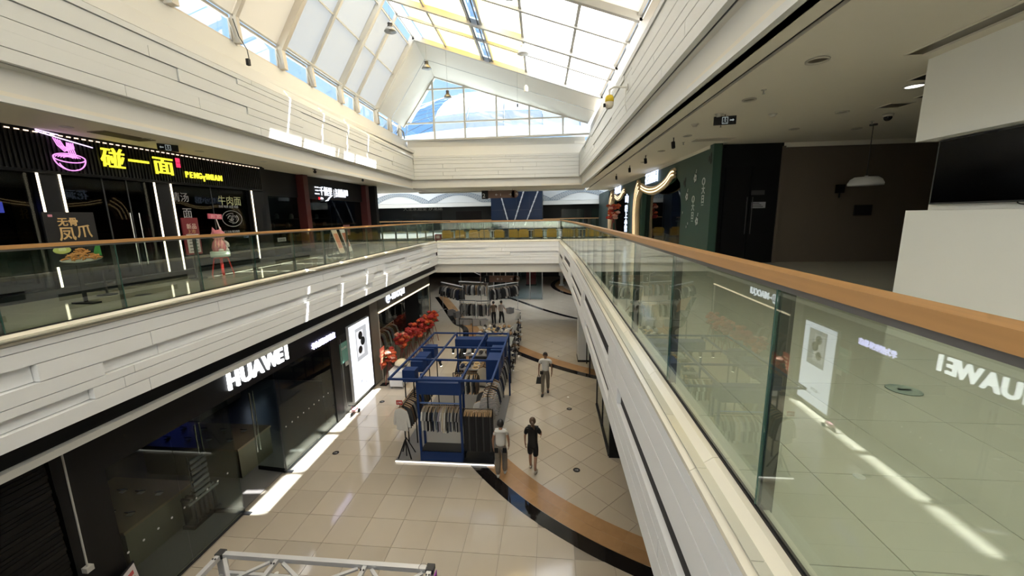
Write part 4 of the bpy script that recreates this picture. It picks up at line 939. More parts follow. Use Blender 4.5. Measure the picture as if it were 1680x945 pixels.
s3 = thing('shop_sign', 'white lit characters above the smaller draped arch', 'shop sign', (Xg - .06, 27.1, 8.43))
text('letter', '茶饮小馆', BLU, s3, (0, 0, .0), R(-90), .48, .05, .0, sx=1.2)
s4 = thing('blade_sign', 'vertical lit lettering on the green wall between the arches', 'sign', (Xg - .25, 22.0, 6.2))
for i, ch in enumerate(('馆', '小', '上', '楼')): text('letter', ch, BLU, s4, (0, .2, .0 + i * .36), R(-80), .36, .04, .012)
text('letter', '山', BLU, s4, (0, .25, 1.55), R(-80), .5, .04, .012)
# wall stickers
STK = mat('sticker_white', (.52, .55, .52), .6); STB = mat('sticker_black', (.006, .008, .007), .6)
for i, (y, z, k) in enumerate(((12.49, 8.12, 0), (11.8, 7.75, 1), (13.14, 7.61, 0), (12.54, 7.29, 1), (12.16, 6.86, 0), (13.02, 6.67, 2), (13.45, 7.12, 2), (12.9, 6.78, 2), (13.39, 8.06, 3), (11.43, 8.54, 3))):
    w = thing('wall_sticker', ['round white flower sticker high on the green wall', 'vertical white lettering sticker near the green wall corner', 'round cut-fruit sticker in the middle of the green wall', 'vertical white lettering sticker in the middle of the green wall', 'round cut-fruit sticker low on the green wall', 'tiny white sticker low by the arch opening', 'small square white sticker at the arch opening edge', 'small leaf sticker low on the green wall', 'black leaf sticker high by the draped frame', 'black leaf sticker at the top corner of the green wall'][i], 'sticker', (Xg - .004, y, z))
    if k == 0:
        MB().cyl((-.003, 0, 0), (0, 0, 0), .14, n=20).build('disc', STB, w)
        for a in range(5): MB().sphere((-.004, .075 * math.cos(a * 1.257), .075 * math.sin(a * 1.257)), .048, (.06, 1, 1.1), 8, 6).build('petal', STK, w, True)
        MB().bar((-.003, -.04, .14), (-.003, -.08, .24), .012, .012).build('stem', STK, w)
    elif k == 1:
        MB().tube([(-.003, .0 + .09 * math.cos(a), .22 + .09 * math.sin(a)) for a in [6.283 * i / 16 for i in range(17)]], .016, 5).build('ring', STK, w)
        text('lettering', '大', STK, w, (-.004, .12, -.1), R(-90), .25, .003, .006); text('lettering', '日', STK, w, (-.004, .12, -.36), R(-90), .25, .003, .006)
        MB().box(-.004, 0, -.08, .08, -.44, -.42).build('bar', STK, w)
    elif k == 2:
        MB().box(-.004, 0, -.05, .05, -.05, .05).build('patch', STB, w); MB().sphere((-.005, 0, .0), .045, (.08, .7, 1)).build('leaf', STK, w, True)
    else:
        for a in range(3): MB().sphere((-.004, .08 * math.cos(a * 2.1), .08 * math.sin(a * 2.1)), .09, (.05, .6, 1), 8, 6).build('leaf', STB, w, True)
# inside the green shop: counter, white pot
ctn = thing('shop_counter', 'dark brown counter inside the large arch', 'counter', (5.6, 15.6, 5.7))
MB().box(-.3, .3, -1.6, 1.6, 0, 1.05).build('body', mat('counter_brown', (.03, .018, .012), .5), ctn); MB().box(-.36, .36, -1.66, 1.66, 1.05, 1.1).build('counter_top', DARK, ctn)
pot = thing('white_pot', 'white ribbed planter standing inside the large arch', 'planter', (4.80, 17.9, 5.7))
MB().lathe([(.01, 0), (.20, 0), (.25, .55), (.22, .55), (.20, .5), (.01, .5)], n=24).build('pot', mat('pot_white', (.4, .4, .4), .5), pot, True)
MB().box(4.5, 4.51, 13.8, 16.3, 5.7, 8.0).box(4.5, 4.51, 16.35, 19.3, 5.7, 8.1).build('pane', DARKG, gs)
# congratulation flower stand before the smaller arch
FR_R = mat('flower_red', (.30, .012, .010), .6); FR_O = mat('flower_orange', (.48, .07, .015), .6); FR_P = mat('flower_peach', (.55, .26, .18), .6); LEAF = mat('leaf_green', (.03, .09, .025), .6)
def flower_stand(name, label, loc, h, w, cols, seed, group=None, legs=True, legm=None):
    t = thing(name, label, 'flower stand', loc, 0, group); rb = random.Random(seed)
    legm = legm or mat('stand_red', (.2, .02, .02), .5)
    if legs:
        for a in range(3): MB().cyl((.05 * math.cos(a * 2.1), .05 * math.sin(a * 2.1), h * .62), (.28 * math.cos(a * 2.1), .28 * math.sin(a * 2.1), 0), .014, n=6).build('leg', legm, t)
    MB().cyl((0, 0, h * .5), (0, 0, h * .9), .03, n=6).build('core', legm, t)
    for k in range(30):
        a = rb.uniform(0, 6.28); r = rb.uniform(.05, w); z = h * rb.uniform(.62, 1.0); s = rb.uniform(.09, .15)
        m = rb.choice(cols); mb = MB()
        for q in range(7):
            b = q * .9; c = Vector((r * math.cos(a) + s * .6 * math.cos(b) * .8, r * math.sin(a) + s * .6 * math.sin(b) * .8, z + .02 * q % .05))
            mb.sphere(c, s * .62, (1, 1, .75), 7, 5)
        mb.sphere((r * math.cos(a), r * math.sin(a), z + s * .4), s * .45, (1, 1, 1), 7, 5)
        mb.build('flower', m, t, True)
    for k in range(14):
        a = rb.uniform(0, 6.28); r = rb.uniform(.1, w); z = h * rb.uniform(.6, 1.02); d = Vector((math.cos(a), math.sin(a), rb.uniform(-.2, .8))).normalized(); s = Vector((-d.y, d.x, 0)).normalized() * .05; p = Vector((r * math.cos(a), r * math.sin(a), z)); L = rb.uniform(.15, .28)
        MB().add([p, p + d * L * .5 + s, p + d * L, p + d * L * .5 - s + Vector((0, 0, -.02))], [(0, 1, 2, 3)]).build('leaf', LEAF, t)
    return t
flower_stand('flower_stand', 'flower stand with red and peach blooms before the green wall', (3.5, 22.6, 5.7), 1.9, .35, [FR_R, FR_O, FR_P], 5)
# cctv with yellow cover on a bracket, and a small wall device
cc = thing('bracket_camera', 'dome camera in a yellow cover hanging from a white bracket', 'camera', (1.845, 10.3, 10.10))
WHTM = mat('white_metal', (.62, .61, .56), .4)
MB().box(-.02, .0, -.05, .05, -.06, .06).build('wall_plate', WHTM, cc); MB().tube([(0, 0, 0), (-.32, 0, .02), (-.42, 0, -.04), (-.42, 0, -.18)], .022, 8).build('bracket', WHTM, cc)
MB().lathe([(.01, -.17), (.075, -.17), (.10, -.21), (.105, -.32), (.01, -.32)], (-.42, 0, 0), 18).build('cover', mat('cover_yellow', (.70, .50, .02), .4), cc, True)
MB().lathe([(.105, -.32), (.10, -.40), (.07, -.46), (.01, -.48), (.01, -.32)], (-.42, 0, 0), 18).build('dome', mat('dome_beige', (.55, .50, .40), .3), cc, True)
MB().box(-.56, -.49, -.04, .04, -.42, -.35).build('lens', BLACK, cc)
MB().tube([(-.02, .05, 0), (-.02, .12, -.1), (-.02, .12, -.35), (-.02, -.1, -.6)], .008, 5).build('cable', WHTM, cc)
wd = thing('wall_siren', 'small grey louvred box on the white band below the fascia', 'wall box', (2.12, 14.0, 9.1))
MB().box(-.07, .03, -.12, .12, -.11, .11).build('case', GREYM, wd)
for k in range(4): MB().box(-.08, -.07, -.10, .10, -.09 + k * .05, -.065 + k * .05).build('louvre', DARK, wd)
# floor dots on near walkway
fl = thing('floor_sign', 'round green exit sticker on the near walkway floor', 'floor sticker', (2.76, 3.15, Z2 + .002))
MB().lathe([(.001, 0), (.11, 0), (.11, .002), (.001, .002)], n=28).build('disc', mat('sticker_green', (.02, .06, .03), .3), fl)
MB().lathe([(.095, .002), (.108, .002), (.108, .003), (.095, .003)], n=28).build('ring', mat('sticker_ring', (.35, .42, .36), .3), fl)
MB().prism([(-.05, -.012), (.01, -.012), (.01, -.03), (.05, 0), (.01, .03), (.01, .012), (-.05, .012)], 'z', .002, .003).build('arrow', MATS['sticker_ring'], fl, rot=(0, 0, R(180)))
f2 = thing('floor_light', 'round white floor disc on the near walkway', 'floor light', (1.635, 2.03, Z2 + .002))
MB().lathe([(.001, 0), (.028, 0), (.026, .004), (.001, .004)], n=20).build('disc', mat('disc_white', (.72, .73, .68), .3), f2)
# ================================================================ FAR END BEYOND THE BRIDGE
Xb0, Xb1, Yf = -18.0, 8.0, 36.0
FD = mat('far_dark', (.012, .012, .013), .5)
fw = sroot('wall_far', 'far gallery with wave-patterned white fascias')
def wavy(y, z0, z1, x0, x1, lab):
    MB().box(x0, x1, y, y + .3, z0, z1).build('fascia', WHITE, fw)
    MB().box(x0, x1, y - .05, y + .3, z0 - .36, z0 - .02).build('lower_band', WHITE2, fw)
wavy(Yf, 8.44, 10.6, Xb0, 6.0, 'upper'); wavy(Yf, 4.75, 5.75, Xb0, 6.0, 'lower')
LAT = mat('lattice_blue_grey', (.20, .26, .32), .6)
def lattice(x0, x1, zc, amp, th, z0, z1):
    """pierced wave strip laid on the fascia as a lattice"""
    mb = MB(); n = int((x1 - x0) / .2)
    up = []; lo = []
    for i in range(n + 1):
        x = x0 + (x1 - x0) * i / n; s = math.sin(2 * math.pi * x / 5.6)
        c = zc - amp * (1 - abs(math.sin(math.pi * x / 5.6)) ** .8 * 1.0)
        up.append((x, min(z1, c + th * .3))); lo.append((x, max(z0, c - th * (.35 + .9 * (1 - abs(math.sin(math.pi * x / 5.6)))))))
    for (a, b), (c, d) in zip(zip(up, up[1:]), zip(lo, lo[1:])):
        mb.bar((a[0], Yf - .02, a[1]), (b[0], Yf - .02, b[1]), .03, .035); mb.bar((c[0], Yf - .02, c[1]), (d[0], Yf - .02, d[1]), .03, .025)
        mb.bar((a[0], Yf - .02, a[1]), (d[0], Yf - .02, d[1]), .02, .02); mb.bar((b[0], Yf - .02, b[1]), (c[0], Yf - .02, c[1]), .02, .02)
        mb.bar((a[0], Yf - .02, a[1]), (c[0], Yf - .02, c[1]), .02, .02)
    return mb.build('wave_lattice', LAT, fw)
lattice(Xb0, 6.0, 9.28, .80, .42, 8.46, 9.35); lattice(Xb0, 6.0, 5.6, .7, .4, 4.8, 5.7)
MB().box(Xb0, 8, Yf + .3, 48, 5.3, 5.7).box(Xb0, 8, Yf + .3, 48, 8.3, 8.6).build('far_slab', WHITE2, fw)
MB().box(Xb0, 8, Yf + 3.5, Yf + 3.8, 5.7, 8.4).box(Xb0 - .3, Xb0, 20, 48, 0, 12).box(8, 8.3, 27, 48, 0, 12).build('shopfronts', FD, fw)
MB().box(Xb0, 8, 48, 48.3, 0, 12.2).build('end_wall', FD, fw)
MB().box(Xb0, -9.6, 21.5, Yf, 5.25, 5.69).build('side_slab', WHITE2, fw)
tx = thing('shop_sign', 'dim row of characters on the far dark shopfront', 'shop sign', (-15.0, Yf + 3.45, 7.9))
text('letter', '大圣家造型 沙龙馆', mat('dim_sign', (.4, .38, .34), .6), tx, (0, 0, 0), 0, .5, .03)
railing('glass_railing', 'distant railing of the far gallery', [(Xb0, Yf), (6.0, Yf)], (0, 1), 2.0)
for i, (x, w, c) in enumerate(((-12.5, 3.0, (.03, .03, .03)), (-8.2, 2.6, (.035, .028, .03)), (2.2, 2.2, (.02, .04, .035)), (4.8, 1.6, (.03, .05, .045)))):
    MB().box(x - w / 2, x + w / 2, Yf + 3.40, Yf + 3.5, 5.7, 7.7).build('shop_window', mat(f'far_window{i}', c, .2), fw)
# elevator shaft of blue glass
el = thing('elevator_shaft', 'dark blue glass elevator shaft beyond the bridge', 'elevator', (-2.8, 33.0, 0))
BG = mat('shaft_blue_glass', (.006, .013, .032), .25, spec=.15)
for k in range(4):
    for z in range(4): MB().box(-2.14 + k * 1.07, -1.09 + k * 1.07, 0, .03, 4.15 + z * 1.75, 5.87 + z * 1.75).build('glass_panel', BG, el)
MB().box(-2.14, 2.14, .03, 2.5, 4.9, 11).build('core', mat('shaft_core', (.006, .010, .02), .5), el)
for (a, b) in (((-1.5, 9.6), (-.7, 6.6)), ((.7, 9.4), (-.3, 6.4)), ((1.9, 9.4), (.7, 6.4))):
    MB().bar((a[0], -.05, a[1]), (b[0], -.05, b[1]), .08, .05, up=(0, 1, 0)).build('strut', mat('strut_grey', (.35, .37, .4), .4), el)
    for k in range(9):
        u = k / 8; x = a[0] + (b[0] - a[0]) * u; z = a[1] + (b[1] - a[1]) * u
        MB().box(x - .07, x + .07, -.08, -.06, z - .03, z + .03).build('stair_tread', MATS['strut_grey'], el)
for x in (-2.1, -1.05, 0, 1.05, 2.1): MB().box(x - .04, x + .04, 0, .08, 0, 4.2).build('ground_frame', GREYM, el)
for k in range(4): MB().box(-2.06 + k * 1.05, -1.09 + k * 1.05, .03, .045, .05, 4.1).build('ground_glass', glass('blue_clear_glass', (.55, .66, .72)), el)
# hanging direction signs
def hang_sign(label, loc, w, h, rod, f):
    t = thing('hanging_sign', label, 'hanging sign', loc)
    MB().box(-w / 2, w / 2 - h / 2, -.05, .05, 0, h).cyl((w / 2 - h / 2, -.05, h / 2), (w / 2 - h / 2, .05, h / 2), h / 2, n=20).build('board', mat('sign_brown', (.16, .085, .055), .5), t)
    MB().box(-w / 2 - h * .9, -w / 2, -.055, .055, -.04, h + .02).build('number_box', BLACK, t)
    text('number', f, mat('sign_white', (.75, .75, .75), .5), t, (-w / 2 - h * .8, -.06, .05), 0, h * .8, .004)
    for x, s in ((-.55, '←'), (-.2, 'i'), (.35, '→'), (.8, '↑')): text('symbol', s, MATS['sign_white'], t, (x, -.055, .14), 0, .24, .004)
    for x in (-w / 2 + .2, w / 2 - .4): MB().cyl((x, 0, h), (x, 0, h + rod), .012, n=6).build('rod', DARK, t)
    return t
hang_sign('brown hanging direction sign numbered 2 above the bridge', (-3.1, 26.3, 8.32), 2.0, .48, .09, '2')
hang_sign('brown hanging direction sign numbered 1 under the bridge', (-3.15, 26.3, 2.68), 2.1, .44, .66, '1')
# yellow woven chairs on the bridge
YEL = mat('chair_yellow', (.42, .25, .035), .55, var=.2, scale=6); 
def yellow_chair(label, x, y, rz):
    t = thing('lounge_chair', label, 'chair', (x, y, Z2), R(rz), 'yellow lounge chairs on the bridge')
    MB().box(-.27, .27, -.26, .26, .06, .36).build('seat', YEL, t)
    for k in range(6):
        z0 = .10 + k * .082; c = .03 if k == 5 else 0
        MB().box(-.29 + c, .29 - c, -.33, -.26, z0, z0 + .076).build('back_slat', YEL, t)
    for s in (-1, 1): MB().box(s * .29 - .03, s * .29 + .03, -.26, .26, .06, .48).build('armrest', YEL, t)
    for a in (-.24, .24):
        for b in (-.22, .22): MB().box(a - .02, a + .02, b - .02, b + .02, 0, .06).build('leg', BLACK, t)
    return t
for i, (x, w) in enumerate(((-6.75, 0), (-5.9, 0), (-4.97, 0), (-4.28, 0), (-3.3, 0), (-2.40, 0), (-1.72, 0), (-.83, 0), (.08, 0))):
    yellow_chair(f'yellow lounge chair on the bridge, {ordn(i)} from the noodle shop side', x, 25.5, 0 if i % 2 == 0 else 4)
for i, (x, y) in enumerate(((1.25, 25.4), (2.35, 25.2), (3.2, 25.3))):
    yellow_chair(['yellow lounge chair just past the bridge end', 'yellow lounge chair standing behind the near railing far end', 'yellow lounge chair closest to the green shop wall'][i], x, y, 8)
fe = thing('fire_cabinet', 'small dark red fire cabinet beside the first yellow chair', 'fire cabinet', (-7.35, 25.3, Z2))
MB().box(-.2, .2, -.1, .1, 0, .35).build('case', mat('fire_red', (.16, .015, .02), .4), fe); MB().box(-.12, .12, -.105, -.1, .08, .27).build('label_plate', mat('fire_label', (.5, .4, .4), .5), fe)
TBT = mat('tea_table_white', (.6, .6, .6), .4)
for i, x in enumerate((-3.78, -1.27, -.38, .55)):
    t = thing('side_table', f'small pale side table between the yellow chairs, {ordn(i)} along the bridge', 'table', (x, 26.0, Z2), 0, 'side tables on the bridge')
    MB().lathe([(.01, .48), (.2, .48), (.2, .51), (.01, .51)], n=18).build('table_top', TBT, t); MB().lathe([(.01, 0), (.14, 0), (.02, .03), (.02, .48), (.01, .48)], n=12).build('pedestal', TBT, t)
# far atrium furniture below the bridge: red pillar, parked planters
rp = thing('red_column', 'red square column on the ground floor beyond the bridge', 'column', (-2.0, 40.5, 0))
MB().box(-.5, .5, -.5, .5, .12, 4.8).build('shaft', RED, rp); MB().box(-.56, .56, -.56, .56, 0, .12).build('base', BLACK, rp)
MB().box(-18, 8, 46, 46.3, 0, 4.8).build('ground_shopfront', FD, fw)
wcol = thing('white_post', 'slim white post standing on the floor beyond the bridge', 'post', (1.15, 40.0, 0))
MB().lathe([(.01, 0), (.3, 0), (.28, .1), (.16, .15), (.16, 1.0), (.3, 1.05), (.3, 1.9), (.01, 1.9)], n=14).build('post_body', WHITE, wcol, True)
# ================================================================ GROUND FLOOR, PHONE SHOP SIDE
XG = -7.55
SB = mat('shop_black_panel', (.0045, .0045, .005), .45, spec=.3)
gw1 = sroot('wall_left_ground', 'dark shopfront wall on the ground floor')
MB().box(-16.2, -13.2, -6, 24, 0, 4.3).build('back_wall', mat('shop_back_grey', (.05, .05, .05), .6), gw1)
MB().box(-16, XG, -6, 4.0, 0, 4.3).build('front_block', BLACK, gw1)
MB().box(-13.2, XG - .1, 4.0, 23.5, 3.9, 4.3).build('shop_ceiling', DARK, gw1)
MB().box(-13.2, XG - .3, 15.6, 15.9, 0, 3.9).box(-13.2, XG, 23.3, 23.5, 0, 4.3).build('party_wall', DARK, gw1)
MB().box(XG - .35, XG, 15.25, 16.0, 0, 4.25).build('column_cladding', mat('taupe_stone', (.17, .155, .13), .3, var=.1), gw1)
MB().box(-13.2, XG - .1, 4.0, 15.5, 0.0, .012).build('shop_floor', mat('shop_floor_grey', (.16, .155, .15), .25), gw1)
MB().box(-13.2, XG - .1, 15.9, 23.3, 0.0, .012).build('shop_floor', mat('shop_floor_taupe', (.18, .17, .15), .3), gw1)
# textured dark wall at the near end with a hanging white rod
for k in range(60): MB().box(XG + .0, XG + .012 + .008 * ((k * 7) % 4), -1, 4.55, .05 + k * .0625, .05 + k * .0625 + .058).build('slate_strip', mat('slate_black', (.0045, .004, .0035), .5, var=.5, scale=8, spec=.3), gw1)
rod = thing('hanging_rod', 'thin white rod with a square foot hanging before the dark wall', 'rod', (XG + .12, 4.68, 1.66))
MB().cyl((0, 0, 0), (0, 0.03, 2.35), .013, n=8).build('rod', mat('rod_white', (.5, .49, .46), .4), rod); MB().box(-.05, .05, -.05, .05, -.06, .03).build('foot', MATS['rod_white'], rod); MB().box(-.06, .02, .0, .06, 2.32, 2.36).build('bracket', MATS['rod_white'], rod)
# phone shop
hs = thing('shop_sign', 'black sign band with large white lit Latin letters over the phone shop', 'shop sign', (XG, 4.6, 3.02))
MB().box(-.3, .02, 0, 10.6, 0, .82).build('sign_board', SB, hs)
LET = em('white_letter_light', (.95, .97, 1.0), 3.5)
for ch, y, sx in zip('HUAWEI', (7.86, 8.27, 8.66, 9.03, 9.53, 9.89), (1.0, 1.0, 1.0, 1.0, 1.0, 1.0)):
    text('letter', ch, LET, hs, (.045, y - 4.6, .20), R(90), .56, .05, .014, sx=.92)
text('letter', '华为授权体验店', em('violet_letter_light', (.62, .60, 1.0), 4.0), hs, (.04, 11.12 - 4.6, .05), R(90), .225, .03, .003, sx=.86)
hp = thing('shop_pillar', 'black pillar at the near end of the phone shop glass', 'pillar', (XG, 4.72, 0))
MB().box(-.4, 0.0, -.1, .55, 0, 3.1).build('pillar_face', SB, hp)
hw = sroot('window_4', 'tall glass front of the phone shop')
for (y0, y1) in ((5.28, 6.40), (6.42, 7.80), (9.42, 10.9), (10.92, 12.10)):
    MB().box(XG - .012, XG, y0, y1, 0.03, 3.04).build('pane', SHOPG, hw)
MB().box(XG - .03, XG + .015, 5.25, 7.8, 0, .03).box(XG - .03, XG + .015, 9.42, 12.1, 0, .03).build('floor_rail', DARK, hw)
DS = mat('dot_white', (.62, .62, .60), .5)
for y, z in [(5.33 + .275 * k, 1.30) for k in range(9)] + [(9.6 + .27 * k, 1.3) for k in range(9)]:
    MB().cyl((XG + .001, y, z), (XG + .004, y, z), .022, n=10).build('dot_sticker', DS, hw)
dl = sroot('door_2', 'open glass door leaves of the phone shop')
MB().hexa([(XG - .02, 9.36, .03), (-8.45, 9.45, .03), (-8.45, 9.462, .03), (XG - .02, 9.372, .03), (XG - .02, 9.36, 3.0), (-8.45, 9.45, 3.0), (-8.45, 9.462, 3.0), (XG - .02, 9.372, 3.0)]).build('door_leaf', SHOPG, dl)
MB().bar((XG - .02, 9.366, .06), (-8.45, 9.456, .06), .04, .11).build('bottom_rail', BLACKG, dl)
MB().bar((XG - .02, 9.366, 2.96), (-8.45, 9.456, 2.96), .04, .09).build('top_rail', BLACKG, dl)
MB().hexa([(XG - .02, 7.84, .03), (-8.4, 7.74, .03), (-8.4, 7.752, .03), (XG - .02, 7.852, .03), (XG - .02, 7.84, 3.0), (-8.4, 7.74, 3.0), (-8.4, 7.752, 3.0), (XG - .02, 7.852, 3.0)]).build('door_leaf', SHOPG, dl)
MB().bar((XG - .02, 7.846, .06), (-8.4, 7.746, .06), .04, .11).build('bottom_rail', BLACKG, dl)
for y, s in ((9.456, 1), (7.746, -1)):
    for o in (-.06, .06): MB().cyl((-8.36, y + o, .6), (-8.36, y + o, 2.4), .017, n=8).build('door_handle', CHROME, dl)
for y in (7.8, 9.42): MB().box(XG - .03, XG + .18, y - .05, y + .05, 0, .02).build('floor_hinge', DARK, dl)
# display tables with phones
TW = mat('table_wood', (.23, .165, .10), .35, var=.1, scale=3, stretch=(8, 1, 1)); TS = mat('table_side', (.17, .16, .11), .5)
def phone_table(label, x0, x1, y0, y1, seed):
    t = thing('display_table', label, 'table', (x0, y0, 0.012)); rb = random.Random(seed); w, l = x1 - x0, y1 - y0
    MB().box(0, w, 0, l, .84, .90).build('table_top', TW, t)
    MB().box(.03, w - .03, .03, .08, 0, .84).box(.03, w - .03, l - .08, l - .03, 0, .84).build('end_panel', TS, t); MB().box(w - .08, w - .02, .03, l - .03, 0, .84).build('front_panel', TS, t)
    n = 0
    for i in range(4):
        for j in range(2):
            p = thing('phone', f'{ordn(i*2+j)} display phone on the {label.split(" inside")[0]}', 'phone', (x0 + w * (.15 + .22 * i), y0 + l * (.3 + .4 * j), .913), R(rb.uniform(-10, 10)), 'display phones in the phone shop')
            MB().box(-.06, .06, -.05, .05, 0, .012).build('stand', mat('phone_stand', (.5, .48, .45), .4), p); MB().obox((0, 0, .06), (.09, .02, .17), (R(60), 0, 0)).build('handset', DARK, p)
    return t
phone_table('nearer wooden table inside the phone shop', -10.8, -8.65, 6.1, 7.7, 1)
phone_table('farther wooden table inside the phone shop', -11.6, -8.6, 9.0, 10.3, 2)
ht = thing('oil_heater', 'black finned radiator heater behind the shop glass', 'heater', (-8.45, 7.2, .012))
for k in range(6): MB().box(-.12, .12, .04 + k * .12, .10 + k * .12, .08, .72).cyl((-.12, .07 + k * .12, .72), (.12, .07 + k * .12, .72), .045, n=8).build('fin', mat('heater_black', (.015, .015, .016), .25), ht)
MB().box(-.15, .15, .0, .78, 0, .08).build('base', BLACK, ht); MB().box(.10, .14, -.02, .8, .62, .68).build('towel_bar', mat('heater_bar', (.12, .12, .12), .3), ht)
ld = thing('literature_rack', 'dim rack of brochures behind the shop glass', 'brochure rack', (-8.3, 7.35, .012))
for k in range(7): MB().box(-.02, .02, 0, .42, .75 + k * .14, .83 + k * .14).build('brochure', mat('brochure_grey', (.10, .10, .10), .5), ld)
MB().box(-.03, -.02, -.02, 0, 0, 1.8).box(-.03, -.02, .42, .44, 0, 1.8).build('frame', DARK, ld)
scn = thing('wall_display', 'large pale blue lit poster deep inside the phone shop', 'poster', (-13.1, 14.3, .9))
MB().box(-.05, 0, 0, 2.6, 0, 1.5).build('frame', GREYM, scn); MB().box(0, .02, .06, 2.54, .06, 1.44).build('lit_panel', em('inner_poster_light', (.55, .66, .80), .55), scn)
MB().box(.02, .03, .7, 1.5, .3, 1.3).build('print', em('inner_poster_print', (.25, .38, .58), .4), scn)
scn2 = thing('wall_display', 'dim blue lit panel near the farther phone table', 'poster', (-13.1, 10.6, 1.3))
MB().box(-.05, 0, 0, 1.5, 0, 1.6).build('frame', DARK, scn2); MB().box(0, .02, .05, 1.45, .05, 1.55).build('lit_panel', em('inner_blue', (.05, .07, .45), .5), scn2)
wb3 = thing('white_cabinet', 'white wall cabinet deep inside the phone shop', 'cabinet', (-12.9, 11.9, .012))
MB().box(-.25, .25, 0, 1.9, 0, .9).build('body', mat('cabinet_white', (.32, .32, .32), .5), wb3); MB().box(.25, .26, .04, .93, .05, .86).box(.25, .26, .97, 1.86, .05, .86).build('door', mat('cabinet_door', (.28, .28, .28), .5), wb3)
# jamb, notice, light box
jb = thing('shop_pillar', 'black panel pillar behind the phone light box', 'pillar', (XG, 12.1, 0))
MB().box(-.4, .0, 0, 3.15, 0, 3.84).build('pillar_face', mat('panel_graphite', (.014, .013, .012), .4), jb); MB().box(-.02, .03, .02, .5, 0, 3.0).build('black_jamb', SB, jb)
MB().cyl((.06, .62, .3), (.06, .62, 2.9), .014, n=6).build('grey_tube', GREYM, jb)
ntc = thing('notice_board', 'green and white notice on the black pillar', 'notice', (XG + .005, 12.72, 1.85))
MB().box(0, .02, 0, .5, .1, .85).build('green_sheet', mat('notice_green', (.16, .36, .30), .5), ntc); MB().box(0, .018, .28, .5, -.08, .08).build('white_sheet', mat('notice_white', (.5, .5, .48), .5), ntc)
text('print', '安全须知', mat('notice_print', (.7, .75, .7), .5), ntc, (.022, .04, .6), R(90), .1, .003)
lb = thing('light_box', 'tall white lit poster box with a camera phone', 'light box', (XG + .02, 13.22, .22))
MB().box(0, .10, 0, 1.66, 0, 2.98).build('case', mat('lightbox_frame', (.45, .45, .46), .4), lb)
MB().box(.10, .105, .03, 1.63, .03, 2.95).build('lit_face', em('lightbox_light', (.86, .90, 1.0), 1.6), lb)
gp = em('lb_grey', (.42, .43, .45), .9)
MB().box(.105, .109, .45, 1.35, 1.45, 2.75).build('product_print', gp, lb)
ph = MB().box(.109, .113, .52, 1.05, 1.62, 2.62); ph.build('phone_print', em('lb_pale', (.72, .72, .74), .9), lb)
for (y, z, r) in ((.82, 2.42, .16), (.98, 2.15, .17), (.75, 1.86, .15)):
    MB().cyl((.113, y, z), (.118, y, z), r, n=24).build('lens_print', BLACK, lb); MB().cyl((.118, y, z), (.121, y, z), r * .55, n=18).build('lens_ring', mat('lens_glint', (.05, .05, .06), .1), lb)
text('caption', '一触即发', em('lb_ink', (.12, .12, .14), .5), lb, (.108, .45, .55), R(90), .13, .002); text('caption', 'XMAGE', MATS['lb_ink'], lb, (.108, .9, .38), R(90), .10, .002)
# toy scooter
ts = thing('toy_scooter', 'small pink and black toy tricycle by the pillar', 'toy', (-7.25, 12.75, 0))
for (y, x) in ((-.16, 0), (.18, -.1), (.18, .1)): MB().cyl((x - .02, y, .07), (x + .02, y, .07), .07, n=14).build('wheel', BLACK, ts)
MB().box(-.06, .06, -.05, .2, .12, .2).build('seat', mat('toy_pink', (.5, .25, .27), .4), ts); MB().tube([(0, -.16, .07), (0, -.12, .36), (0, -.12, .40)], .014, 6).build('fork', MATS['toy_pink'], ts); MB().cyl((-.12, -.12, .40), (.12, -.12, .40), .014, n=6).build('handlebar', BLACK, ts)
# a-board at lower left
ab = thing('poster_easel', 'white poster with red print on a black easel at the lower left edge', 'poster stand', (-7.30, 5.15, 0), R(20))
MB().hexa([(-.02, -.25, .05), (-.02, .25, .05), (0, .25, .05), (0, -.25, .05), (-.14, -.25, 1.12), (-.14, .25, 1.12), (-.12, .25, 1.12), (-.12, -.25, 1.12)]).build('frame', BLACK, ab)
MB().hexa([(.0, -.23, .1), (.0, .23, .1), (.004, .23, .1), (.004, -.23, .1), (-.115, -.23, 1.09), (-.115, .23, 1.09), (-.111, .23, 1.09), (-.111, -.23, 1.09)]).build('sheet', mat('easel_sheet', (.55, .52, .53), .5), ab)
for k in range(3): MB().obox((-.09 + .03 * k * .5, -.02, .98 - .12 * k), (.006, .34, .07), (0, R(-6.5), 0)).build('print_line', mat('easel_red', (.45, .05, .05), .5), ab)
MB().bar((-.12, 0, 1.0), (-.4, 0, 0), .03, .03).build('rear_leg', BLACK, ab)
# ---- second ground shop: taupe band, lit strip, lit name
s5 = thing('shop_sign', 'taupe sign band with a lit logo and gold light strip', 'shop sign', (XG, 16.0, 3.05))
MB().box(-.3, .02, 0, 7.35, .0, .79).build('sign_board', mat('band_taupe', (.085, .075, .06), .4), s5)
MB().box(-.05, .05, .0, 7.3, -.03, .03).build('light_strip', em('gold_strip', (1.0, .82, .55), 1.6), s5)
MB().cyl((.03, 1.1, .42), (.05, 1.1, .42), .22, n=24).build('logo_disc', LEDC, s5)
text('letter', '山', em('logo_blue', (.2, .25, .5), .4), s5, (.055, .95, .30), R(90), .34, .01, .006)
text('letter', '~MIAOQUI', LEDC, s5, (.04, 1.35, .28), R(90), .44, .03, .006, sx=.85)
sw = sroot('window_5', 'glass front of the clothes shop with flower stands')
for y0, y1 in ((16.02, 17.6), (17.62, 19.2), (21.3, 23.2)): MB().box(XG - .012, XG, y0, y1, .03, 3.0).build('pane', SHOPG, sw)
MB().box(XG - .03, XG + .02, 15.98, 16.03, 0, 3.05).box(XG - .03, XG + .02, 23.2, 23.3, 0, 3.05).build('frame', mat('pale_frame', (.45, .42, .36), .4), sw)
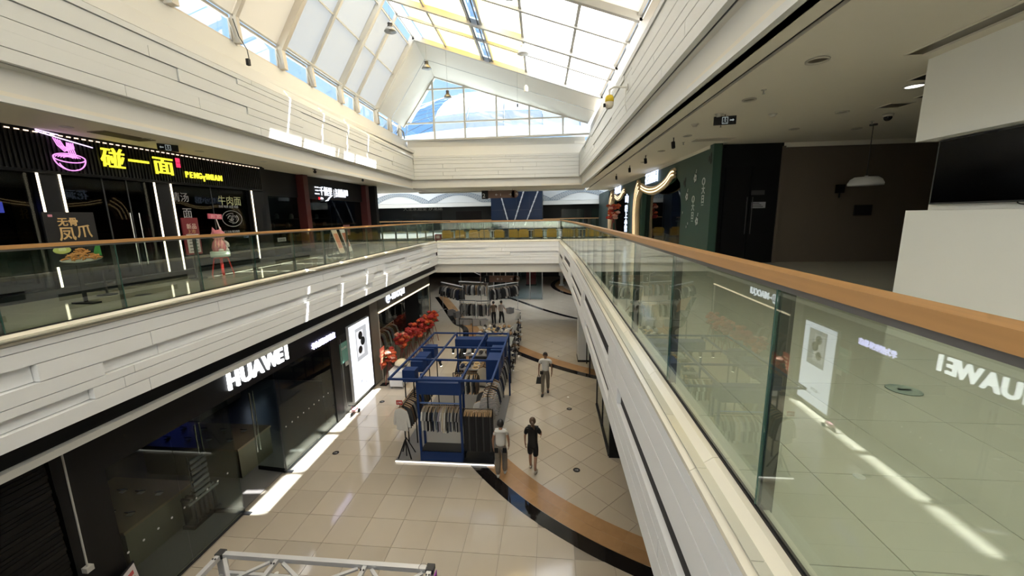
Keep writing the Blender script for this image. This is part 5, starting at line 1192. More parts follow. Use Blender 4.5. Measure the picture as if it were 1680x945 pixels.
# ---- far ground setting on that side
MB().box(-16.2, -15.9, 24, 46, 0, 4.4).build('far_side_wall', DARK, gw1)
# ================================================================ GROUND FLOOR, OPPOSITE SIDE
gr1 = sroot('wall_right_ground', 'dark glass shopfronts under the near walkway')
MB().box(5.0, 5.3, -6, 30, 0, 4.3).build('back_wall', DARK, gr1)
MB().box(1.72, 5, 10.70, 10.80, 0, 4.22).build('end_wall', BLACK, gr1)
MB().box(1.70, 1.80, 10.7, 25, 3.1, 4.22).build('fascia_band', CHAR, gr1)
for y0, y1 in ((10.85, 12.4), (12.44, 14.0), (16.9, 18.2), (19.6, 21.5), (21.6, 24.0)): MB().box(1.74, 1.75, y0, y1, 0.03, 3.1).build('pane', SHOPG, gr1)
for y in (10.8, 12.42, 14.02, 16.85, 18.25, 21.55): MB().box(1.72, 1.78, y - .03, y + .03, 0, 3.1).build('mullion', BLACK, gr1)
MB().box(1.70, 1.80, 10.78, 14.05, 0, .05).build('floor_rail', BLACK, gr1)
wc = thing('white_column', 'white square column under the near walkway', 'column', (1.55, 18.9, 0))
MB().box(-.2, .3, -.45, .45, .1, 4.22).build('shaft', WHITE, wc); MB().box(-.22, .32, -.47, .47, 0, .1).build('base', BLACK, wc)
# ================================================================ GARMENTS
WOODH = mat('hanger_wood', (.40, .26, .13), .45)
def ring3(outline, th, mid=1.0, inset=.02):
    """soft-edged sheet: outline in x,z with three layers through y"""
    cx = sum(p[0] for p in outline) / len(outline); cz = sum(p[1] for p in outline) / len(outline)
    def lay(s, y): return [(cx + (x - cx) * s, y, cz + (z - cz) * s) for x, z in outline]
    A, B, C_ = lay(1 - inset * 3, -th), lay(1, 0), lay(1 - inset * 3, th); n = len(outline); mb = MB()
    mb.add(A + B + C_, [tuple(range(n - 1, -1, -1)), tuple(range(2 * n, 3 * n))] + [(i, (i + 1) % n, n + (i + 1) % n, n + i) for i in range(n)] + [(n + i, n + (i + 1) % n, 2 * n + (i + 1) % n, 2 * n + i) for i in range(n)])
    return mb
def sym(h): return h + [(-x, z) for x, z in reversed(h)]
SHIRT_L = sym([(.06, -.05), (.13, -.08), (.20, -.12), (.24, -.22), (.29, -.48), (.30, -.62), (.24, -.63), (.22, -.50), (.195, -.30), (.195, -.55), (.20, -.76), (.07, -.77)])
SHIRT_S = sym([(.06, -.05), (.13, -.08), (.20, -.12), (.26, -.22), (.30, -.34), (.22, -.37), (.195, -.28), (.195, -.55), (.20, -.72), (.07, -.73)])
PANTS = [(-.10, -.10), (.10, -.10), (.11, -.4), (.11, -.8), (.10, -1.28), (.01, -1.29), (0, -.6), (-.01, -1.29), (-.10, -1.28), (-.11, -.8), (-.11, -.4)]
CLOTH = mat('cloth', (.5, .5, .5), .85)
ME = {'long': ring3(SHIRT_L, .022).mesh('garment_long', CLOTH, False), 'short': ring3(SHIRT_S, .022).mesh('garment_short', CLOTH, False), 'pants': ring3(PANTS, .02).mesh('garment_pants', CLOTH, False)}
hg = MB(); hg.sweep([(-.19, 0, -.115), (-.1, 0, -.07), (0, 0, -.035), (.1, 0, -.07), (.19, 0, -.115)], [.009, .012, .013, .012, .009], 6)
hg.tube([(0, 0, -.035), (0, 0, .0), (.02, 0, .025), (.0, 0, .04), (-.02, 0, .025)], .0035, 5)
ME['hanger'] = hg.mesh('hanger', WOODH)
CT = {}
def cloth(name, col, stripes=None):
    if name in CT: return CT[name]
    m = mat('cloth_' + name, col, .9, var=.12, scale=6); CT[name] = m
    if stripes:
        nt = m.node_tree; p = nt.nodes['Principled BSDF']
        for l in list(p.inputs['Base Color'].links): nt.links.remove(l)
        t = nt.nodes.new('ShaderNodeTexCoord'); w = nt.nodes.new('ShaderNodeTexWave'); w.bands_direction = 'Z'; w.inputs['Scale'].default_value = 7.0
        r = nt.nodes.new('ShaderNodeValToRGB'); r.color_ramp.interpolation = 'CONSTANT'; r.color_ramp.elements[1].position = .6
        r.color_ramp.elements[0].color = (*col, 1); r.color_ramp.elements[1].color = (*stripes, 1)
        nt.links.new(t.outputs['Object'], w.inputs['Vector']); nt.links.new(w.outputs[0], r.inputs[0]); nt.links.new(r.outputs[0], p.inputs['Base Color'])
    return m
PAL = {'white': (.62, .61, .58), 'cream': (.55, .49, .38), 'grey': (.22, .22, .22), 'charcoal': (.05, .05, .052), 'black': (.012, .012, .013), 'navy': (.02, .028, .055), 'olive': (.09, .085, .05), 'tan': (.30, .19, .10), 'brown': (.10, .065, .04), 'blue-grey': (.13, .16, .20), 'pale grey': (.40, .40, .39), 'lilac': (.30, .27, .33)}
def garment(kind, colour, label, loc, rz, group, stripes=None, sc=1.0):
    g = thing('pants' if kind == 'pants' else 'shirt', label, 'pants' if kind == 'pants' else 'shirt', loc, rz, group)
    o = link('cloth_body', ME[kind], g); setmat(o, cloth(colour + ('_striped' if stripes else ''), PAL[colour], stripes)); o.scale = (sc, 1, sc)
    link('hanger', ME['hanger'], g); return g
# ================================================================ BLUE KIOSK
KB = mat('kiosk_blue', (.007, .030, .125), .5, var=.05, spec=.3); KG = mat('kiosk_floor_grey', (.20, .19, .18), .35)
kx0, kx1, ky0, ky1, kz = -4.58, -1.62, 10.06, 14.52, 2.62
K = thing('display_kiosk', 'blue open-framed clothes kiosk standing in the atrium', 'kiosk', (0, 0, 0))
MB().box(kx0, kx1, ky0, ky1, 0, .06).build('platform', KG, K)
MB().box(kx0, kx1, ky0 - .015, ky0, .015, .05).build('light_strip', em('kiosk_strip', (1, .96, .88), 1.6), K)
def kbar(a, b, w=.055): MB().bar(a, b, w, w).build('frame_bar', KB, K)
for x in (kx0, -3.70, -2.50, kx1): kbar((x, ky0, kz), (x, ky1, kz))
for y in (ky0, 11.62, 12.82, ky1): kbar((kx0 - .03, y, kz - .001), (kx1 + .03, y, kz - .001))
for (x, y) in ((-3.80, 10.16), (-2.56, 10.16), (-3.80, 10.55), (-2.56, 10.55), (kx1, 14.48), (-3.66, 14.45), (-2.46, 14.45)): MB().box(x - .03, x + .03, y - .03, y + .03, .06, 2.6).build('post', KB, K)
def kbox(x0, x1, y0, y1, z0=2.14, z1=2.50):
    MB().box(x0, x1, y0, y1, z0, z1).build('header_box', KB, K)
kbox(-3.80, -2.52, 10.12, 10.58); kbox(-4.56, -4.16, 10.98, 11.30, 2.12, 2.5); kbox(-4.56, -4.16, 11.72, 12.18); kbox(-4.56, -4.16, 12.22, 12.7); kbox(-4.56, -4.16, 13.0, 13.5)
kbox(-3.66, -2.46, 14.1, 14.5); kbox(-2.1, -1.68, 11.9, 12.7, 1.6, 2.5); kbox(-2.1, -1.68, 12.95, 13.5, 1.6, 2.5); kbox(-2.4, -1.68, 13.9, 14.5, 1.4, 2.5)
kbox(-3.82, -2.54, 10.10, 10.6, .06, .34)
MB().box(-3.80, -2.56, 10.14, 10.58, .34, .36).build('base_pad', BLACK, K)
for z in (1.85,): MB().bar((-3.8, 10.2, z), (-2.56, 10.2, z), .03, .03).build('shelf_bar', mat('kiosk_light_blue', (.08, .16, .40), .3), K)
for (x, y) in ((-4.50, 11.0), (-4.22, 11.0), (-4.5, 13.4), (-4.2, 13.4)): MB().box(x - .015, x + .015, y - .015, y + .015, .06, 2.14).build('black_post', BLACK, K)
RAILM = mat('rail_black', (.012, .012, .013), .3, metal=.5)
def rail(a, b, r=.016): MB().cyl(a, b, r, n=8).build('hanging_rail', RAILM, K)
rail((-3.8, 10.34, 1.72), (-2.56, 10.34, 1.72)); rail((-2.52, 10.28, 1.66), (-1.66, 10.28, 1.66)); rail((-4.32, 10.3, 1.72), (-4.32, 12.4, 1.72)); rail((-1.84, 10.55, 1.98), (-1.84, 14.3, 1.98)); rail((-2.45, 13.3, 1.75), (-2.45, 14.2, 1.75))
rail((-3.5, 13.0, 1.6), (-2.6, 13.0, 1.6))
for (x, y, z) in ((-2.52, 10.28, 1.66), (-1.66, 10.28, 1.66), (-4.32, 10.3, 1.72), (-4.32, 12.4, 1.72), (-1.84, 10.55, 1.98), (-1.84, 14.3, 1.98), (-3.5, 13.0, 1.6), (-2.6, 13.0, 1.6)): MB().box(x - .014, x + .014, y - .014, y + .014, .06, z).build('rail_post', RAILM, K)
MB().box(-2.55, -1.64, 10.10, 10.75, .06, .10).build('black_base', BLACK, K)
for x in (-4.52, -4.12): MB().bar((x, 10.14, .06), (-4.32, 10.28, .62), .03, .03).bar((x, 10.5, .06), (-4.32, 10.36, .62), .03, .03).build('trestle_leg', BLACK, K)
pcs = ['white', 'grey', 'pale grey', 'black', 'white', 'charcoal', 'navy', 'pale grey', 'blue-grey', 'black', 'lilac', 'white', 'cream', 'white', 'charcoal', 'grey', 'navy', 'pale grey', 'charcoal', 'pale grey', 'black', 'grey']
rb = random.Random(11)
for i, c in enumerate(pcs):
    x = -3.72 + i * 1.10 / 21
    garment('long' if i in (8, 12, 13, 14) else 'short', c, f'{c} shirt on the front rail of the blue kiosk, {ordn(i)} from its trestle side', (x, 10.34 + rb.uniform(-.02, .02), 1.70), R(90 + rb.uniform(-6, 6)), 'shirts on the kiosk front rail')
for i in range(20):
    c = ['black', 'black', 'black', 'charcoal', 'black'][i % 5]
    garment('pants', c, f'{c} trousers on the kiosk rail beside the white-shirted shopper, {ordn(i)} from the blue post', (-2.47 + i * .78 / 19, 10.28, 1.64), R(90 + rb.uniform(-4, 4)), 'trousers on the kiosk rail')
garment('long', 'white', 'pale patterned shirt facing out at the end of the side rail', (-4.36, 10.22, 1.70), R(-14), 'shirts on the kiosk side rail')
for i in range(18):
    c = ['charcoal', 'brown', 'black', 'grey', 'charcoal', 'olive'][i % 6]
    garment('long', c, f'{c} shirt on the kiosk side rail facing the phone shop, {ordn(i)} from the front', (-4.32, 10.38 + i * .11, 1.70), R(rb.uniform(-8, 4)), 'shirts on the kiosk side rail')
for i in range(24):
    c, st = [('white', (.02, .02, .03)), ('pale grey', None), ('charcoal', None), ('grey', None), ('navy', None), ('black', None)][0 if i < 4 else (i % 6)]
    garment('long', c, f'{"white striped" if st else c} shirt on the kiosk aisle rail, {ordn(i)} from the front', (-1.84, 10.6 + i * .15, 1.96), R(rb.uniform(-14, 8)), 'shirts on the kiosk aisle rail', st)
garment('long', 'white', 'white jacket with dark shoulder stripes facing out inside the kiosk', (-2.12, 10.95, 1.62), R(5), 'jackets inside the kiosk')
garment('long', 'charcoal', 'charcoal jacket facing out behind the white jacket', (-2.08, 11.35, 1.75), R(5), 'jackets inside the kiosk')
for (x, y, z) in ((-2.12, 10.95, 1.62), (-2.08, 11.35, 1.75)): MB().cyl((x, y, .06), (x, y, z + .02), .014, n=8).build('garment_pole', RAILM, K)
for i, c in enumerate(['cream', 'black', 'tan', 'brown', 'tan', 'olive', 'tan']):
    garment('long', c, f'{c} jacket on the rear inside rail of the kiosk, {ordn(i)} from the front', (-2.45, 13.35 + i * .12, 1.73), R(rb.uniform(-12, 12)), 'jackets on the rear kiosk rail')
for i, c in enumerate(['grey', 'brown', 'charcoal', 'white', 'grey', 'brown', 'white', 'charcoal', 'cream', 'grey', 'black', 'brown']):
    garment('short', c, f'{c} shirt on the middle rail inside the kiosk, {ordn(i)} along', (-3.45 + i * .075, 13.0, 1.58), R(90 + rb.uniform(-8, 8)), 'shirts on the middle kiosk rail')
# folded clothes table inside
tb = thing('low_table', 'white low table with folded clothes inside the kiosk', 'table', (-2.35, 11.3, .06))
MB().box(-.28, .22, -.35, .35, .52, .56).build('table_top', mat('table_pale', (.45, .44, .42), .4), tb)
for a in (-.25, .19):
    for b in (-.32, .32): MB().box(a - .02, a + .02, b - .02, b + .02, 0, .52).build('leg', BLACK, tb)
for i, (a, b, c) in enumerate(((-.12, -.2, 'white'), (-.12, .1, 'charcoal'), (.08, -.05, 'cream'))):
    f = thing('folded_clothes', f'folded stack of {c} clothes on the low kiosk table', 'clothes stack', (-2.35 + a, 11.3 + b, .621), 0, 'folded stacks in the kiosk')
    for k in range(3): MB().box(-.09, .09, -.11, .11, k * .03, k * .03 + .027).build('fold', cloth(c, PAL[c]), f)
pt = thing('price_sign', 'small red price sign reading 199 above the side rail', 'sign', (-4.36, 10.14, 1.80))
MB().box(-.09, .09, -.01, .01, 0, .13).build('card', RED, pt); text('number', '199', mat('sign_white2', (.8, .8, .8), .5), pt, (-.075, -.012, .03), 0, .10, .003)
MB().cyl((0, 0, 0), (0, 0, -.09), .006, n=6).build('clip', BLACK, pt)
for i, (x, y) in enumerate(((-3.4, 12.82), (-3.0, 12.82), (-2.7, 12.82), (-3.55, 11.62))):
    s = thing('spot_lamp', f'small black spotlight under the kiosk frame, {ordn(i)} along its bars', 'spotlight', (x, y, 2.585), 0, 'kiosk spotlights')
    MB().box(-.06, .06, -.02, .02, -.03, 0).build('mount', BLACK, s); MB().cyl((0, 0, -.04), (.06 if i == 3 else 0, -.04, -.16), .042, n=12).build('head', BLACK, s)
    MB().cyl((.06 if i == 3 else 0, -.04, -.161), (.062 if i == 3 else 0, -.041, -.166), .034, n=12).build('lens', em('spot_lens', (1, .93, .8), 8.0), s)
# ================================================================ HAT STALL AND RACKS BEYOND THE KIOSK
STRAW = mat('straw', (.50, .36, .19), .8, var=.1, scale=20)
hat_me = {'brim': MB().lathe([(.001, .10), (.07, .098), (.085, .07), (.09, .012), (.17, .002), (.172, -.004), (.085, 0), (.001, 0)], n=18).mesh('hat_brim', STRAW, True),
          'band': MB().lathe([(.087, .035), (.0915, .035), (.0925, .014), (.0885, .014)], n=18).mesh('hat_band', BLACK),
          'cap': MB().sphere((0, 0, 0), .095, (1, 1.1, .95), 14, 8).box(-.06, .06, -.19, -.08, -.012, .0).mesh('cap_shell', CLOTH, True)}
HC = ['black', 'cream', 'navy', 'tan', 'white', 'charcoal', 'brown', 'pale grey']
stall = thing('hat_stall', 'long dark stall tables loaded with hats behind the kiosk', 'display table', (0, 0, 0))
SH_Y = [(15.6, .85), (17.0, .95), (18.4, .85), (19.8, 1.0), (21.0, .9)]
for (y, z) in SH_Y:
    MB().box(-3.9, -1.9, y - .45, y + .45, z - .04, z).build('table_top', mat('stall_grey', (.22, .21, .20), .5), stall)
    for x in (-3.85, -1.95):
        for d in (-.4, .4): MB().box(x - .02, x + .02, y + d - .02, y + d + .02, 0, z - .04).build('leg', BLACK, stall)
    MB().box(-3.85, -1.95, y - .4, y + .4, .2, .23).build('lower_shelf', DARK, stall)
rb = random.Random(21); hi = 0
for (y, z) in SH_Y:
    for j in range(7):
        for r_ in range(2):
            k = rb.choice(HC); cap = rb.random() < .55
            x = -3.7 + j * .27 + rb.uniform(-.02, .02); yy = y - .22 + r_ * .42
            nm = 'cap' if cap else 'hat'
            h = thing(nm, f'{k if cap else ("straw" if k in ("tan", "cream", "brown") else k)} {nm} on the hat stall, {ordn(j)} along the {ordn(SH_Y.index((y, z)))} table, {"front" if r_ == 0 else "back"} row', nm, (x, yy, z + (.092 if cap else .006)), R(rb.uniform(-40, 40)), 'hats on the stall')
            o = link('shell', hat_me['cap' if cap else 'brim'], h)
            if cap: setmat(o, cloth(k, PAL[k]))
            else:
                setmat(o, STRAW if k in ('tan', 'cream', 'brown') else cloth(k, PAL[k])); link('band', hat_me['band'], h)
# tall frame with hanging rail left of stall
fr = thing('garment_frame', 'black tall hanging frame beside the hat stall', 'clothes rack', (-4.65, 19.0, 0))
MB().box(-.015, .015, -.015, .015, 0, 2.0).box(.66, .69, -.015, .015, 0, 2.0).build('upright', BLACK, fr); MB().box(-.015, .69, -.015, .015, 1.98, 2.01).bar((0, 0, 2.0), (.1, .8, 2.25), .03, .03).build('top_bar', BLACK, fr); MB().box(-.25, .25, -.3, .3, 0, .02).box(.5, .70, -.3, .3, 0, .02).build('foot', BLACK, fr)
# aisle-side panels of hats
for i, (x, y) in enumerate(((-1.72, 15.8), (-1.72, 18.0), (-1.72, 20.2))):
    p = thing('hat_rack', f'slim black wire rack along the hat stall aisle, {ordn(i)} from the kiosk', 'rack', (x, y, 0), 0, 'wire racks by the hat stall')
    for d in (0, 1.4): MB().box(-.02, .02, d - .02, d + .02, 0, 1.7).build('upright', BLACK, p)
    for z in (.4, .8, 1.2, 1.65): MB().box(-.16, .04, 0, 1.4, z - .015, z).build('shelf', GREYM, p)
    for z in (.4, .8, 1.2):
        for q in range(3):
            k = HC[(i * 3 + q + int(z * 10)) % 8]
            h = thing('cap', f'{k} cap on the {ordn(i)} wire rack, {["lower", "middle", "upper"][int(z / .4 + .01) - 1]} shelf, place {ordn(q)}', 'cap', (x - .06, y + .25 + q * .45, z + .092), R(80), 'caps on the wire racks'); o = link('shell', hat_me['cap'], h); setmat(o, cloth(k, PAL[k]))
# clothes racks under and beyond the bridge
def clothes_rack(label, a, b, z, n, colours, gname, white=True):
    a = Vector((*a, 0)); b = Vector((*b, 0)); L = (b - a).length; ang = math.atan2(b.y - a.y, b.x - a.x)
    t = thing('clothes_rack', label, 'clothes rack', a, ang)
    MB().box(-.05, L + .05, -.05, .05, z, z + .06).build('top_bar', mat('rack_white', (.62, .62, .62), .4) if white else GREYM, t)
    for x in (0, L):
        MB().box(x - .015, x + .015, -.015, .015, 0, z).build('upright', GREYM, t); MB().box(x - .02, x + .02, -.3, .3, 0, .03).build('foot', GREYM, t)
    MB().cyl((0, 0, z - .12), (L, 0, z - .12), .014, n=6).build('rail', GREYM, t)
    rb = random.Random(len(gname) + n)
    for i in range(n):
        c = colours[i % len(colours)]; p = a + (b - a) * ((i + .5) / n)
        garment(rb.choice(['long', 'long', 'short']), c, f'{c} top on {gname}, {ordn(i)} along its rail', (p.x, p.y, z - .14), ang + R(90 + rb.uniform(-25, 25)), f'tops on {gname}', sc=1.15)
    return t
DKS = ['black', 'charcoal', 'grey', 'black', 'white', 'charcoal', 'navy']
clothes_rack('white-topped clothes rack on the flower stand side beyond the hats', (-8.4, 29.2), (-6.3, 27.2), 2.15, 16, DKS, 'the rack on the flower stand side')
clothes_rack('white-topped clothes rack nearest the open floor beyond the hats', (-4.4, 27.3), (-2.5, 29.2), 2.15, 16, ['black', 'charcoal', 'white', 'black', 'grey', 'black'], 'the rack nearest the open floor')
clothes_rack('low clothes rack with facing jackets in front of the crates', (-6.2, 25.7), (-5.1, 25.5), 1.5, 8, ['grey', 'black', 'pale grey', 'charcoal'], 'the low jacket rack', False)
clothes_rack('short clothes rack beside the two distant shoppers', (-4.95, 25.4), (-4.05, 25.5), 1.5, 8, ['pale grey', 'charcoal', 'black', 'grey'], 'the rack beside the shoppers', False)
clothes_rack('rear clothes rack behind the jackets', (-7.3, 30.4), (-4.9, 29.8), 2.0, 14, ['black', 'white', 'charcoal', 'tan', 'grey'], 'the rear rack')
for i, (x, y) in enumerate(((-6.1, 25.1), (-5.6, 25.0), (-4.95, 24.8), (-4.45, 24.9), (-7.3, 27.5), (-6.7, 26.9), (-3.0, 28.2))):
    c = thing('storage_crate', f'grey clothes crate under the racks beyond the hats, {ordn(i)} from the phone shop side', 'crate', (x, y, 0), R(i * 9), 'crates under the racks')
    CG = mat('crate_grey', (.28, .28, .28), .5)
    MB().box(-.24, .24, -.18, -.16, 0, .38).box(-.24, .24, .16, .18, 0, .38).box(-.24, -.22, -.18, .18, 0, .38).box(.22, .24, -.18, .18, 0, .38).box(-.24, .24, -.18, .18, 0, .03).build('tub', CG, c); MB().box(-.26, .26, -.20, -.18, .34, .40).box(-.26, .26, .18, .20, .34, .40).build('rim', CG, c)
tr2 = thing('exhibition_truss', 'silver lattice truss frame above the distant racks', 'truss', (0, 0, 0))
for (a, b) in (((-7.2, 30.5, 3.3), (-5.3, 29.0, 2.75)), ((-4.9, 29.5, 3.3), (-3.9, 29.9, 3.2))):
    a, b = Vector(a), Vector(b); u = Vector((0, 0, .22)); mb = MB().cyl(a, b, .022, n=6).cyl(a + u, b + u, .022, n=6)
    for k in range(8): mb.cyl(a.lerp(b, k / 8) + (u if k % 2 else Vector()), a.lerp(b, (k + 1) / 8) + (Vector() if k % 2 else u), .012, n=5)
    mb.build('lattice_beam', CHROME, tr2)
for p in ((-7.2, 30.5), (-5.3, 29.0), (-4.9, 29.5), (-3.9, 29.9)): MB().cyl((*p, 0), (*p, 3.4), .025, n=6).build('leg', CHROME, tr2)
# ---- flower stands before the second shop
for i, y in enumerate((15.55, 17.0, 17.9, 18.8, 19.7, 20.6, 21.5)):
    flower_stand('flower_stand', f'red and orange flower stand before the clothes shop, {ordn(i)} from the light box', (-7.0 + .03 * i, y, 0), 1.75 if i else 1.5, .30, [FR_R, FR_O, FR_R] if i > 1 else [FR_O, FR_R, FR_P, FR_O], 40 + i, 'flower stands before the clothes shop')
fsn = thing('easel_sign', 'orange red poster stand beside the first flower stand', 'poster stand', (-7.2, 15.25, 0))
MB().box(0, .02, -.12, .32, .75, 1.7).build('poster', mat('poster_orange', (.45, .09, .05), .5), fsn); MB().cyl((.01, .1, 0), (.01, .1, .75), .012, n=6).build('pole', BLACK, fsn); MB().box(-.15, .15, -.05, .25, 0, .02).build('base', BLACK, fsn)
for k in range(5): MB().box(.02, .024, -.05, .25, .9 + k * .14, .98 + k * .14).build('print_line', mat('poster_cream', (.6, .35, .2), .5), fsn)
pr = thing('umbrella_shade', 'cream parasol-shaped shade on the welcome table', 'lamp shade', (-6.45, 15.55, .78))
MB().lathe([(.30, .12), (.26, .22), (.12, .32), (.01, .34), (.01, .33), (.11, .31), (.25, .21), (.29, .12)], n=20).build('shade', mat('cream_shade', (.72, .62, .42), .6), pr, True); MB().cyl((0, 0, 0), (0, 0, .3), .012, n=6).build('stem', BLACK, pr)
wt = thing('welcome_table', 'white-clothed welcome table beside the flower stands', 'table', (-6.5, 15.4, 0))
MB().box(-.3, .3, -.45, .45, .74, .78).build('table_top', mat('cloth_white', (.66, .65, .62), .7), wt); MB().box(-.30, -.28, -.45, .45, .1, .74).box(.28, .30, -.45, .45, .1, .74).box(-.3, .3, -.45, -.43, .1, .74).box(-.3, .3, .43, .45, .1, .74).build('skirt', MATS['cloth_white'], wt)
for a in (-.26, .26):
    for b in (-.4, .4): MB().box(a - .02, a + .02, b - .02, b + .02, 0, .74).build('leg', GREYM, wt)
# ---- clothes inside the two glass shops
for i in range(16):
    c = ['grey', 'olive', 'charcoal', 'pale grey', 'black', 'blue-grey'][i % 6]
    garment('long', c, f'{c} coat hanging behind the clothes shop glass, {ordn(i)} from the stone column', (-8.3, 16.5 + i * .17, 1.75), R(15), 'coats behind the shop glass', sc=1.3)
rk = thing('clothes_rack', 'dim clothes rail behind the clothes shop glass', 'clothes rack', (-8.3, 16.35, .012))
MB().cyl((0, 0, 1.77), (0, 3.0, 1.77), .015, n=8).build('rail', GREYM, rk)
for y in (0, 3.0): MB().cyl((0, y, 0), (0, y, 1.77), .015, n=8).build('upright', GREYM, rk); MB().box(-.25, .25, y - .02, y + .02, 0, .02).build('foot', GREYM, rk)
for i in range(14):
    c = ['charcoal', 'tan', 'white', 'cream', 'brown', 'pale grey', 'olive'][i % 7]
    garment('long', c, f'{c} coat in the glass shop under the near walkway, {ordn(i)} along', (2.25, 13.6 + i * .2, 1.75), R(10), 'coats under the near walkway', sc=1.25)
rk2 = thing('clothes_rack', 'clothes rail in the glass shop under the near walkway', 'clothes rack', (2.25, 13.4, 0))
MB().cyl((0, 0, 1.77), (0, 3.0, 1.77), .015, n=8).build('rail', GREYM, rk2)
for y in (0, 3.0): MB().cyl((0, y, 0), (0, y, 1.77), .015, n=8).build('upright', GREYM, rk2); MB().box(-.25, .25, y - .02, y + .02, 0, .02).build('foot', GREYM, rk2)
# ================================================================ PEOPLE
SKINS = []
def skin_obj(name, V, E_, m, parent, sub=1):
    """V: {key: (x, y, z, rx, ry)}; first key is the root"""
    keys = list(V); me = bpy.data.meshes.new(name); me.from_pydata([V[k][:3] for k in keys], [(keys.index(a), keys.index(b)) for a, b in E_], [])
    o = link(name, me, parent); md = o.modifiers.new('skin', 'SKIN')
    for i, k in enumerate(keys):
        sv = me.skin_vertices[0].data[i]; sv.radius = V[k][3:5] if len(V[k]) > 4 else (V[k][3], V[k][3]); sv.use_root = (i == 0)
    md.use_smooth_shade = True; md.branch_smoothing = .4
    s = o.modifiers.new('sub', 'SUBSURF'); s.levels = sub; s.render_levels = sub
    SKINS.append((o, m)); return o
SKINM = mat('skin', (.36, .20, .13), .6); SKIND = mat('skin_tan', (.20, .105, .065), .6); HAIR = mat('hair_black', (.010, .008, .007), .5)
def person(label, loc, rz, H, skin, top_m, bot_m, shoe_m, stride, arm, wide=1.0, bottoms='long', sleeve=.5, hem=.90, tail=False, loose=1.0, hairm=HAIR, head_turn=0.0, lean=0.0, woman=False):
    """facing +Y; stride = (y of left foot, y of right foot); arm = ((y, z_lift) per side)"""
    t = thing('person', label, 'person', loc, rz); k = H / 1.72
    def S(d): return {q: tuple(c * k for c in v) for q, v in d.items()}
    sh = (.165 if woman else .185) * wide
    ly = lean
    V = {'pelvis': (0, 0, .93, .125, .095), 'waist': (0, ly * .4, 1.08, .115, .085), 'chest': (0, ly * .8, 1.28, .135, .095), 'upper': (0, ly, 1.375, .085, .065), 'neck': (0, ly, 1.46, .050, .05), 'jaw': (0, ly + .025, 1.535, .062, .07), 'skull': (0, ly + .012, 1.615, .074, .088), 'crown': (0, ly + .005, 1.685, .05, .06)}
    E_ = [('pelvis', 'waist'), ('waist', 'chest'), ('chest', 'upper'), ('upper', 'neck'), ('neck', 'jaw'), ('jaw', 'skull'), ('skull', 'crown')]
    SHV = {}; 
    for s, sd in ((-1, 'l'), (1, 'r')):
        ay, al = arm[0 if s < 0 else 1]; st = stride[0 if s < 0 else 1]
        lift = max(0, -st) * .25
        sx = s * sh
        el = (s * (sh + .05), ly + ay * .4 - .02, 1.13 + al * .2); wr = (s * (sh + .055), ly + ay + .02, .89 + al); pm = (s * (sh + .05), ly + ay + .045, .82 + al)
        V['sh' + sd] = (sx, ly, 1.378, .044, .044); V['el' + sd] = (*el, .038, .038); V['wr' + sd] = (*wr, .025, .022); V['pm' + sd] = (*pm, .020, .036)
        E_ += [('upper', 'sh' + sd), ('sh' + sd, 'el' + sd), ('el' + sd, 'wr' + sd), ('wr' + sd, 'pm' + sd)]
        for f, (fy, fl) in enumerate(((.028, .075), (.010, .085), (-.009, .080), (-.026, .062))):
            a = (pm[0] - s * .004, pm[1] + fy, pm[2] - .045); b = (pm[0] - s * .012, pm[1] + fy * 1.1 + .006, pm[2] - .045 - fl * .5); c = (pm[0] - s * .028, pm[1] + fy * 1.05 + .010, pm[2] - .045 - fl * .95)
            V[f'f{f}a' + sd] = (*a, .0095); V[f'f{f}b' + sd] = (*b, .0085); V[f'f{f}c' + sd] = (*c, .007)
            E_ += [('pm' + sd, f'f{f}a' + sd), (f'f{f}a' + sd, f'f{f}b' + sd), (f'f{f}b' + sd, f'f{f}c' + sd)]
        V['ta' + sd] = (pm[0] - s * .012, pm[1] + .050, pm[2] - .005, .010); V['tb' + sd] = (pm[0] - s * .024, pm[1] + .066, pm[2] - .045, .008)
        E_ += [('pm' + sd, 'ta' + sd), ('ta' + sd, 'tb' + sd)]
        hx = s * .092
        V['hp' + sd] = (hx, 0, .87, .085, .088); V['kn' + sd] = (hx * 1.0, st * .5 + .03, .49 + lift * .2, .056, .058); V['cf' + sd] = (hx, st * .78 - .01 , .32 + lift * .6, .050, .052); V['an' + sd] = (hx, st, .09 + lift, .034, .036); V['toe' + sd] = (hx * 1.15, st + .14, .04 + lift * .3, .035, .025)
        E_ += [('pelvis', 'hp' + sd), ('hp' + sd, 'kn' + sd), ('kn' + sd, 'cf' + sd), ('cf' + sd, 'an' + sd), ('an' + sd, 'toe' + sd)]
    V = S(V); skin_obj('body', V, E_, skin, t, 1)
    def g(q, a=1.0, b=None): v = V[q]; rx = v[3]; ry = v[4] if len(v) > 4 else v[3]; return (*v[:3], rx * a + .012, ry * (b or a) + .012)
    # top
    TV = {'chest': g('chest', 1.10), 'waist': g('waist', 1.14 * loose), 'hem': (0, 0, (hem - .03) * k, (.132 * loose + .018) * k, (.104 * loose + .018) * k), 'upper': (0, ly * k, 1.385 * k, .135 * k, .098 * k), 'yoke': (0, ly * k, 1.415 * k, .115 * k, .085 * k), 'collar': (0, ly * k, 1.462 * k, .064 * k, .060 * k)}
    TE = [('chest', 'waist'), ('waist', 'hem'), ('chest', 'upper'), ('upper', 'yoke'), ('yoke', 'collar')]
    for sd in 'lr':
        a, b = V['sh' + sd], V['el' + sd]; TV['s' + sd] = (a[0] * .96, a[1], a[2] + .008 * k, .066 * k, .070 * k)
        TV['v' + sd] = tuple(a[i] + (b[i] - a[i]) * sleeve for i in range(3)) + ((.064 + .04 * (loose - 1)) * k, (.066 + .04 * (loose - 1)) * k)
        TE += [('yoke', 's' + sd), ('s' + sd, 'v' + sd)]
    skin_obj('top', TV, TE, top_m, t, 1)
